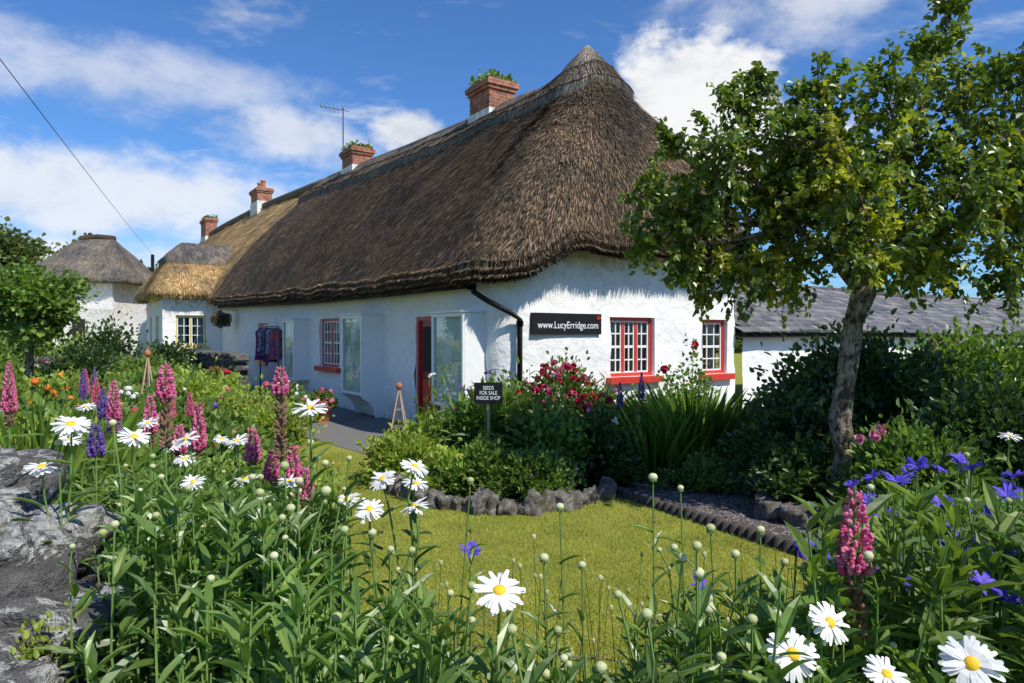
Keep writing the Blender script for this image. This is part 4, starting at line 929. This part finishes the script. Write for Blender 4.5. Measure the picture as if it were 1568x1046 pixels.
for k in range(80):
    y=R.uniform(1.5,2.2); x=R.uniform(-.3,.9)*y*.6; h=H-R.uniform(.30,.45)*y; l=R.normal(0,.06,2)
    tube(B,[(x,y,0),(x+l[0]*.4,y+l[1]*.4,h*.6),(x+l[0],y+l[1],h)],[.002,.0017,.001],3,0)
    if k%3: B.inst(ICO1,[(x+l[0],y+l[1],h)],[1,0,0],[0,0,1],[.005,.005,.008],1)
B.build('grass_stalks',[M['stem'],M['p_bud']],False)
DAISY=[(-.023,1.25,1.163,.098,1),(-.398,1.9,1.148,.09,1),(-.40,2.1,1.19,.095,0),(-.285,2.0,1.247,.095,0),(-.285,2.0,1.132,.09,0),(-.51,2.1,1.128,.09,0),(-.31,2.2,1.155,.09,0),(-.562,1.9,1.43,.105,0),
(-1.294,2.0,1.372,.11,0),(-1.38,2.0,1.247,.10,0),(-1.164,2.1,1.32,.10,0),(-1.098,2.3,1.284,.09,0),(-.969,2.4,1.262,.09,0),(-.861,2.2,1.167,.09,0),(-1.03,2.2,1.16,.08,0),
(.607,1.3,1.083,.088,2),(.516,1.25,1.046,.10,2),(.811,1.2,1.052,.105,2),(.661,1.2,1.033,.08,1),(1.828,2.5,1.264,.08,0),(-1.6,3.0,1.25,.09,0),(-2.0,3.2,1.3,.09,0),(-1.35,2.7,1.2,.085,0),
(-1.75,2.7,1.22,.085,0),(-1.2,2.5,1.18,.085,0),(-.75,2.3,1.14,.085,0),(-.95,2.0,1.10,.08,0),(-1.9,3.6,1.2,.08,0),(-2.3,3.7,1.25,.08,0),(-1.45,3.4,1.12,.08,0)]
for (x,y,z,dm,face) in DAISY:
    B=MB()
    ax=Vector((R.normal(.05,.2),R.normal(-.2,.15),1)) if face==0 else (Vector((.05,-.45,.85)) if face==1 else Vector((R.normal(.1,.2),-.75,.65)))
    ax.normalize(); a=ax.cross(Vector((1,0,0))).normalized(); b=ax.cross(a); c=Vector((x,y,z))
    n=19; th=np.arange(n)*2*math.pi/n+R.normal(0,.08,n)
    for lay in range(2):
        t=th+lay*.16; D=np.array([a*math.cos(q)+b*math.sin(q)+ax*(R.normal(.02,.14)-.15*lay) for q in t]); s=dm/2*R.uniform(.82,1.05,n)
        B.inst(PETAL,np.tile(np.array(c)-np.array(ax)*.002*lay,(n,1)),D,np.tile(np.array(ax),(n,1))+R.normal(0,.15,(n,3)),np.stack([s,np.full(n,dm*.115),s],1),0)
    B.inst(ICO2,[tuple(c+ax*.001)],ax,[1,.01,0],[dm*.07,dm*.125,dm*.125],1)
    B.inst(ICO2,[tuple(c-ax*.006)],ax,[1,.01,0],[dm*.06,dm*.12,dm*.12],2)
    tube(B,[tuple(c-ax*.006),(x-ax.x*.05,y-ax.y*.05,z-.09),(x+R.normal(0,.03),y+.03,z-.4),(x+R.normal(0,.05),y+.05,0)],[.003,.003,.004,.005],5,2)
    for k in range(7):
        zz_=z-.12-k*.05; d=[R.normal(0,1),R.normal(0,1),.7]; B.inst(LONG,[(x,y,zz_)],d,[0,0,1],[.09,.02,.09],3)
    B.build('daisy',[M['p_white'],M['p_yellow'],M['stem'],M['lf_daisy']],False)
B=MB()
for (x,y,z) in ((.393,1.9,1.23),(.47,1.9,1.2),(-.122,2,1.2),(.13,1.85,1.16),(.18,1.75,1.035),(.08,1.7,1.07),(.51,1.75,1.13),(-.95,2.3,1.09),(-.54,1.9,1.175),(-.39,1.9,1.075),(-.36,1.4,1.045),(.40,1.3,1.01),(.17,1.3,.99),(-1.33,2.0,1.31),(-1.0,1.9,1.16),(-.65,2.2,1.28),(-.6,2.1,1.25),(-1.2,2.1,1.2),(.62,1.7,1.14),(.93,1.6,1.1),(-.8,2.0,1.2),(-.72,1.7,1.05),(-.5,1.6,1.0)):
    rb=R.uniform(.009,.013); tube(B,[(x+R.normal(0,.04),y,.0),(x+R.normal(0,.02),y,z*.6),(x,y,z)],[.0035,.003,.0022],5,1); B.inst(ICO2,[(x,y,z+.008)],[1,0,0],[0,0,1],[rb,rb,rb*.85],0); B.inst(ICO1,[(x,y,z)],[1,0,0],[0,0,1],[rb*.95,rb*.95,rb*.6],1)
    for k in range(8): B.inst(LONG,[(x,y,z-.15-.05*k)],[R.normal(0,1),R.normal(0,1),1.0],[0,0,1],[.07,.014,.07],2)
B.build('daisy_buds',[M['p_bud'],M['stem'],M['lf_daisy']],False)
def lupin(x,y,zt,ln,pod=0,wd=.03,mat='p_pink',fs=.011):
    B=MB(); tube(B,[(x+R.normal(0,.03),y,0),(x,y,zt*.6),(x,y,zt)],[.007,.006,.003],6,1)
    nr_=int(ln/(fs*1.15)); 
    for k in range(nr_):
        t=k/nr_; z=zt-ln*(1-t); r=wd*(1-t**2.2)*.85+.004; m_=max(4,int(2*math.pi*r/(fs*1.5))); a=R.uniform(0,6.28)+np.arange(m_)*2*math.pi/m_+R.normal(0,.15,m_); r=r*R.uniform(.85,1.15,m_)
        P=np.stack([x+r*np.cos(a),y+r*np.sin(a),np.full(m_,z)+R.normal(0,.003,m_)],1); D=np.stack([np.cos(a),np.sin(a),np.full(m_,.55)],1)
        f_=fs*(1-.45*t); B.inst(ICO1,P,D,[0,0,1],np.tile([f_*1.15,f_*.55,f_*.8],(m_,1)),0); 
        B.inst(OCT,P+nrm(D)*f_*.7+[0,0,f_*.6],D,[0,0,1],np.tile([f_*.5,f_*.55,f_*.6],(m_,1)),0)
    for k in range(int(pod/.016)):
        z=zt-ln-k*.016; m_=6; a=R.uniform(0,6.28,m_); P=np.stack([x+.008*np.cos(a),y+.008*np.sin(a),np.full(m_,z)+R.normal(0,.004,m_)],1); D=np.stack([np.cos(a),np.sin(a),np.full(m_,.9)],1); B.inst(ICO1,P+nrm(D)*.010,D,[0,0,1],np.tile([.016,.005,.007],(m_,1)),2)
    for k in range(9):
        zz_=R.uniform(.35,max(.4,zt-ln-pod-.05)); az=R.uniform(0,6.28); c=np.array([x+.12*math.cos(az),y+.12*math.sin(az),zz_+.05]); tube(B,[(x,y,zz_),tuple(c)],.002,3,1)
        aa=np.arange(8)*2*math.pi/8; D=np.stack([np.cos(aa),np.sin(aa),np.full(8,.25)],1); B.inst(LONG,np.tile(c,(8,1)),D,[0,0,1],np.tile([.075,.02,.05],(8,1)),3)
    B.build('lupin',[M[mat],M['stem'],M['p_pod'],M['lf_mid']],False)
lupin(.755,1.5,1.30,.185,.16,.028,fs=.0125)
for a in ((-1.32,2.6,1.53,.13,.22),(-.95,2.8,1.51,.11,.30),(-1.38,3.0,1.34,.20,.05),(-1.14,3.0,1.23,.14,.05),(-.9,2.8,1.19,.15,.03),(-1.56,3.2,1.22,.13,.05),(-1.02,2.9,1.15,.12,.05),(-2.58,3.5,1.50,.25,.1),(-.76,2.5,1.16,.12,.1),(-1.75,3.3,1.35,.18,.1),(-2.1,3.6,1.4,.2,.1)): lupin(*a,.024,fs=.012)
for a in ((-3.0,5,1.25,.2),(-1.83,3,1.25,.14),(1.5,7.9,1.22,.3),(1.25,7.9,1.1,.3),(-3.6,6,1.15,.25),(-5.2,8.5,1.25,.3),(-4.4,7,1.3,.3),(-2.45,4.2,1.25,.2)): lupin(a[0],a[1],a[2],a[3],0,.026,'p_purple',.014)
for a in ((-3.9,6.4,1.25,.25),(-5,8,1.25,.3),(-3.4,7.2,1.05,.25),(-2.9,5.8,1.15,.22)): lupin(a[0],a[1],a[2],a[3],0,.03,'p_rpink',.015)
def corn(B,c,r):
    n=26; ax=nrm(np.array([[R.normal(0,.4),R.normal(-.4,.3),.9]]))[0]; q=R.normal(0,1,(n,3)); q-=np.outer(q@ax,ax); D=nrm(q)+ax*R.uniform(.1,.7,(n,1))
    B.inst(PETAL,np.tile(c,(n,1)),D,np.tile(ax,(n,1)),np.stack([R.uniform(.7,1.1,n)*r,np.full(n,r*.24),np.full(n,r)],1),0)
    B.inst(ICO1,[np.array(c)-ax*.006],[1,0,0],[0,0,1],[.009,.009,.012],2); tube(B,[tuple(c),(c[0],c[1]+.02,c[2]-.25),(c[0]+R.normal(0,.04),c[1]+.04,.2)],[.003,.003,.004],4,1)
B=MB()
CF=[(.875,1.9,1.008),(1.367,2.3,1.19),(1.323,2.4,1.125),(1.207,1.8,1.08),(1.399,2.0,1.11),(1.456,2.0,1.156),(1.018,1.8,1.04),(.945,1.7,1.03),(.52,1.9,.93),(1.328,1.8,1.106),(1.302,1.9,1.07),(.834,2.0,1.0),(1.229,1.9,1.07),(1.33,2.5,1.107),(1.381,2.2,1.09),(1.085,1.5,1.05),(1.244,2.2,1.156),(.892,2.0,1.0),(-.135,2.2,.935),(1.149,2.2,1.09),(1.771,2.4,1.135),(1.0,1.45,1.1),(1.6,2.2,1.14),(1.15,1.6,1.12),(1.02,1.6,1.13),(1.5,2.6,1.1),(1.75,2.8,1.08),(1.1,2.0,1.1),(.9,1.6,1.06),(1.25,1.7,1.14),(1.62,2.4,1.16),(1.9,2.9,1.1),(1.45,2.9,1.0)]
for c in CF: corn(B,np.array(c),R.uniform(.034,.048))
B.build('cornflowers',[M['p_blue'],M['stem'],M['lf_dark']],False)
B=MB(); tube(B,[(.31,1.62,0),(.33,1.62,.98)],[.014,.012],6); tube(B,[(-.9,2.0,.80),(.32,1.62,.85),(1.6,1.5,.88)],.0022,4); B.build('wire_fence',[M['bark']])
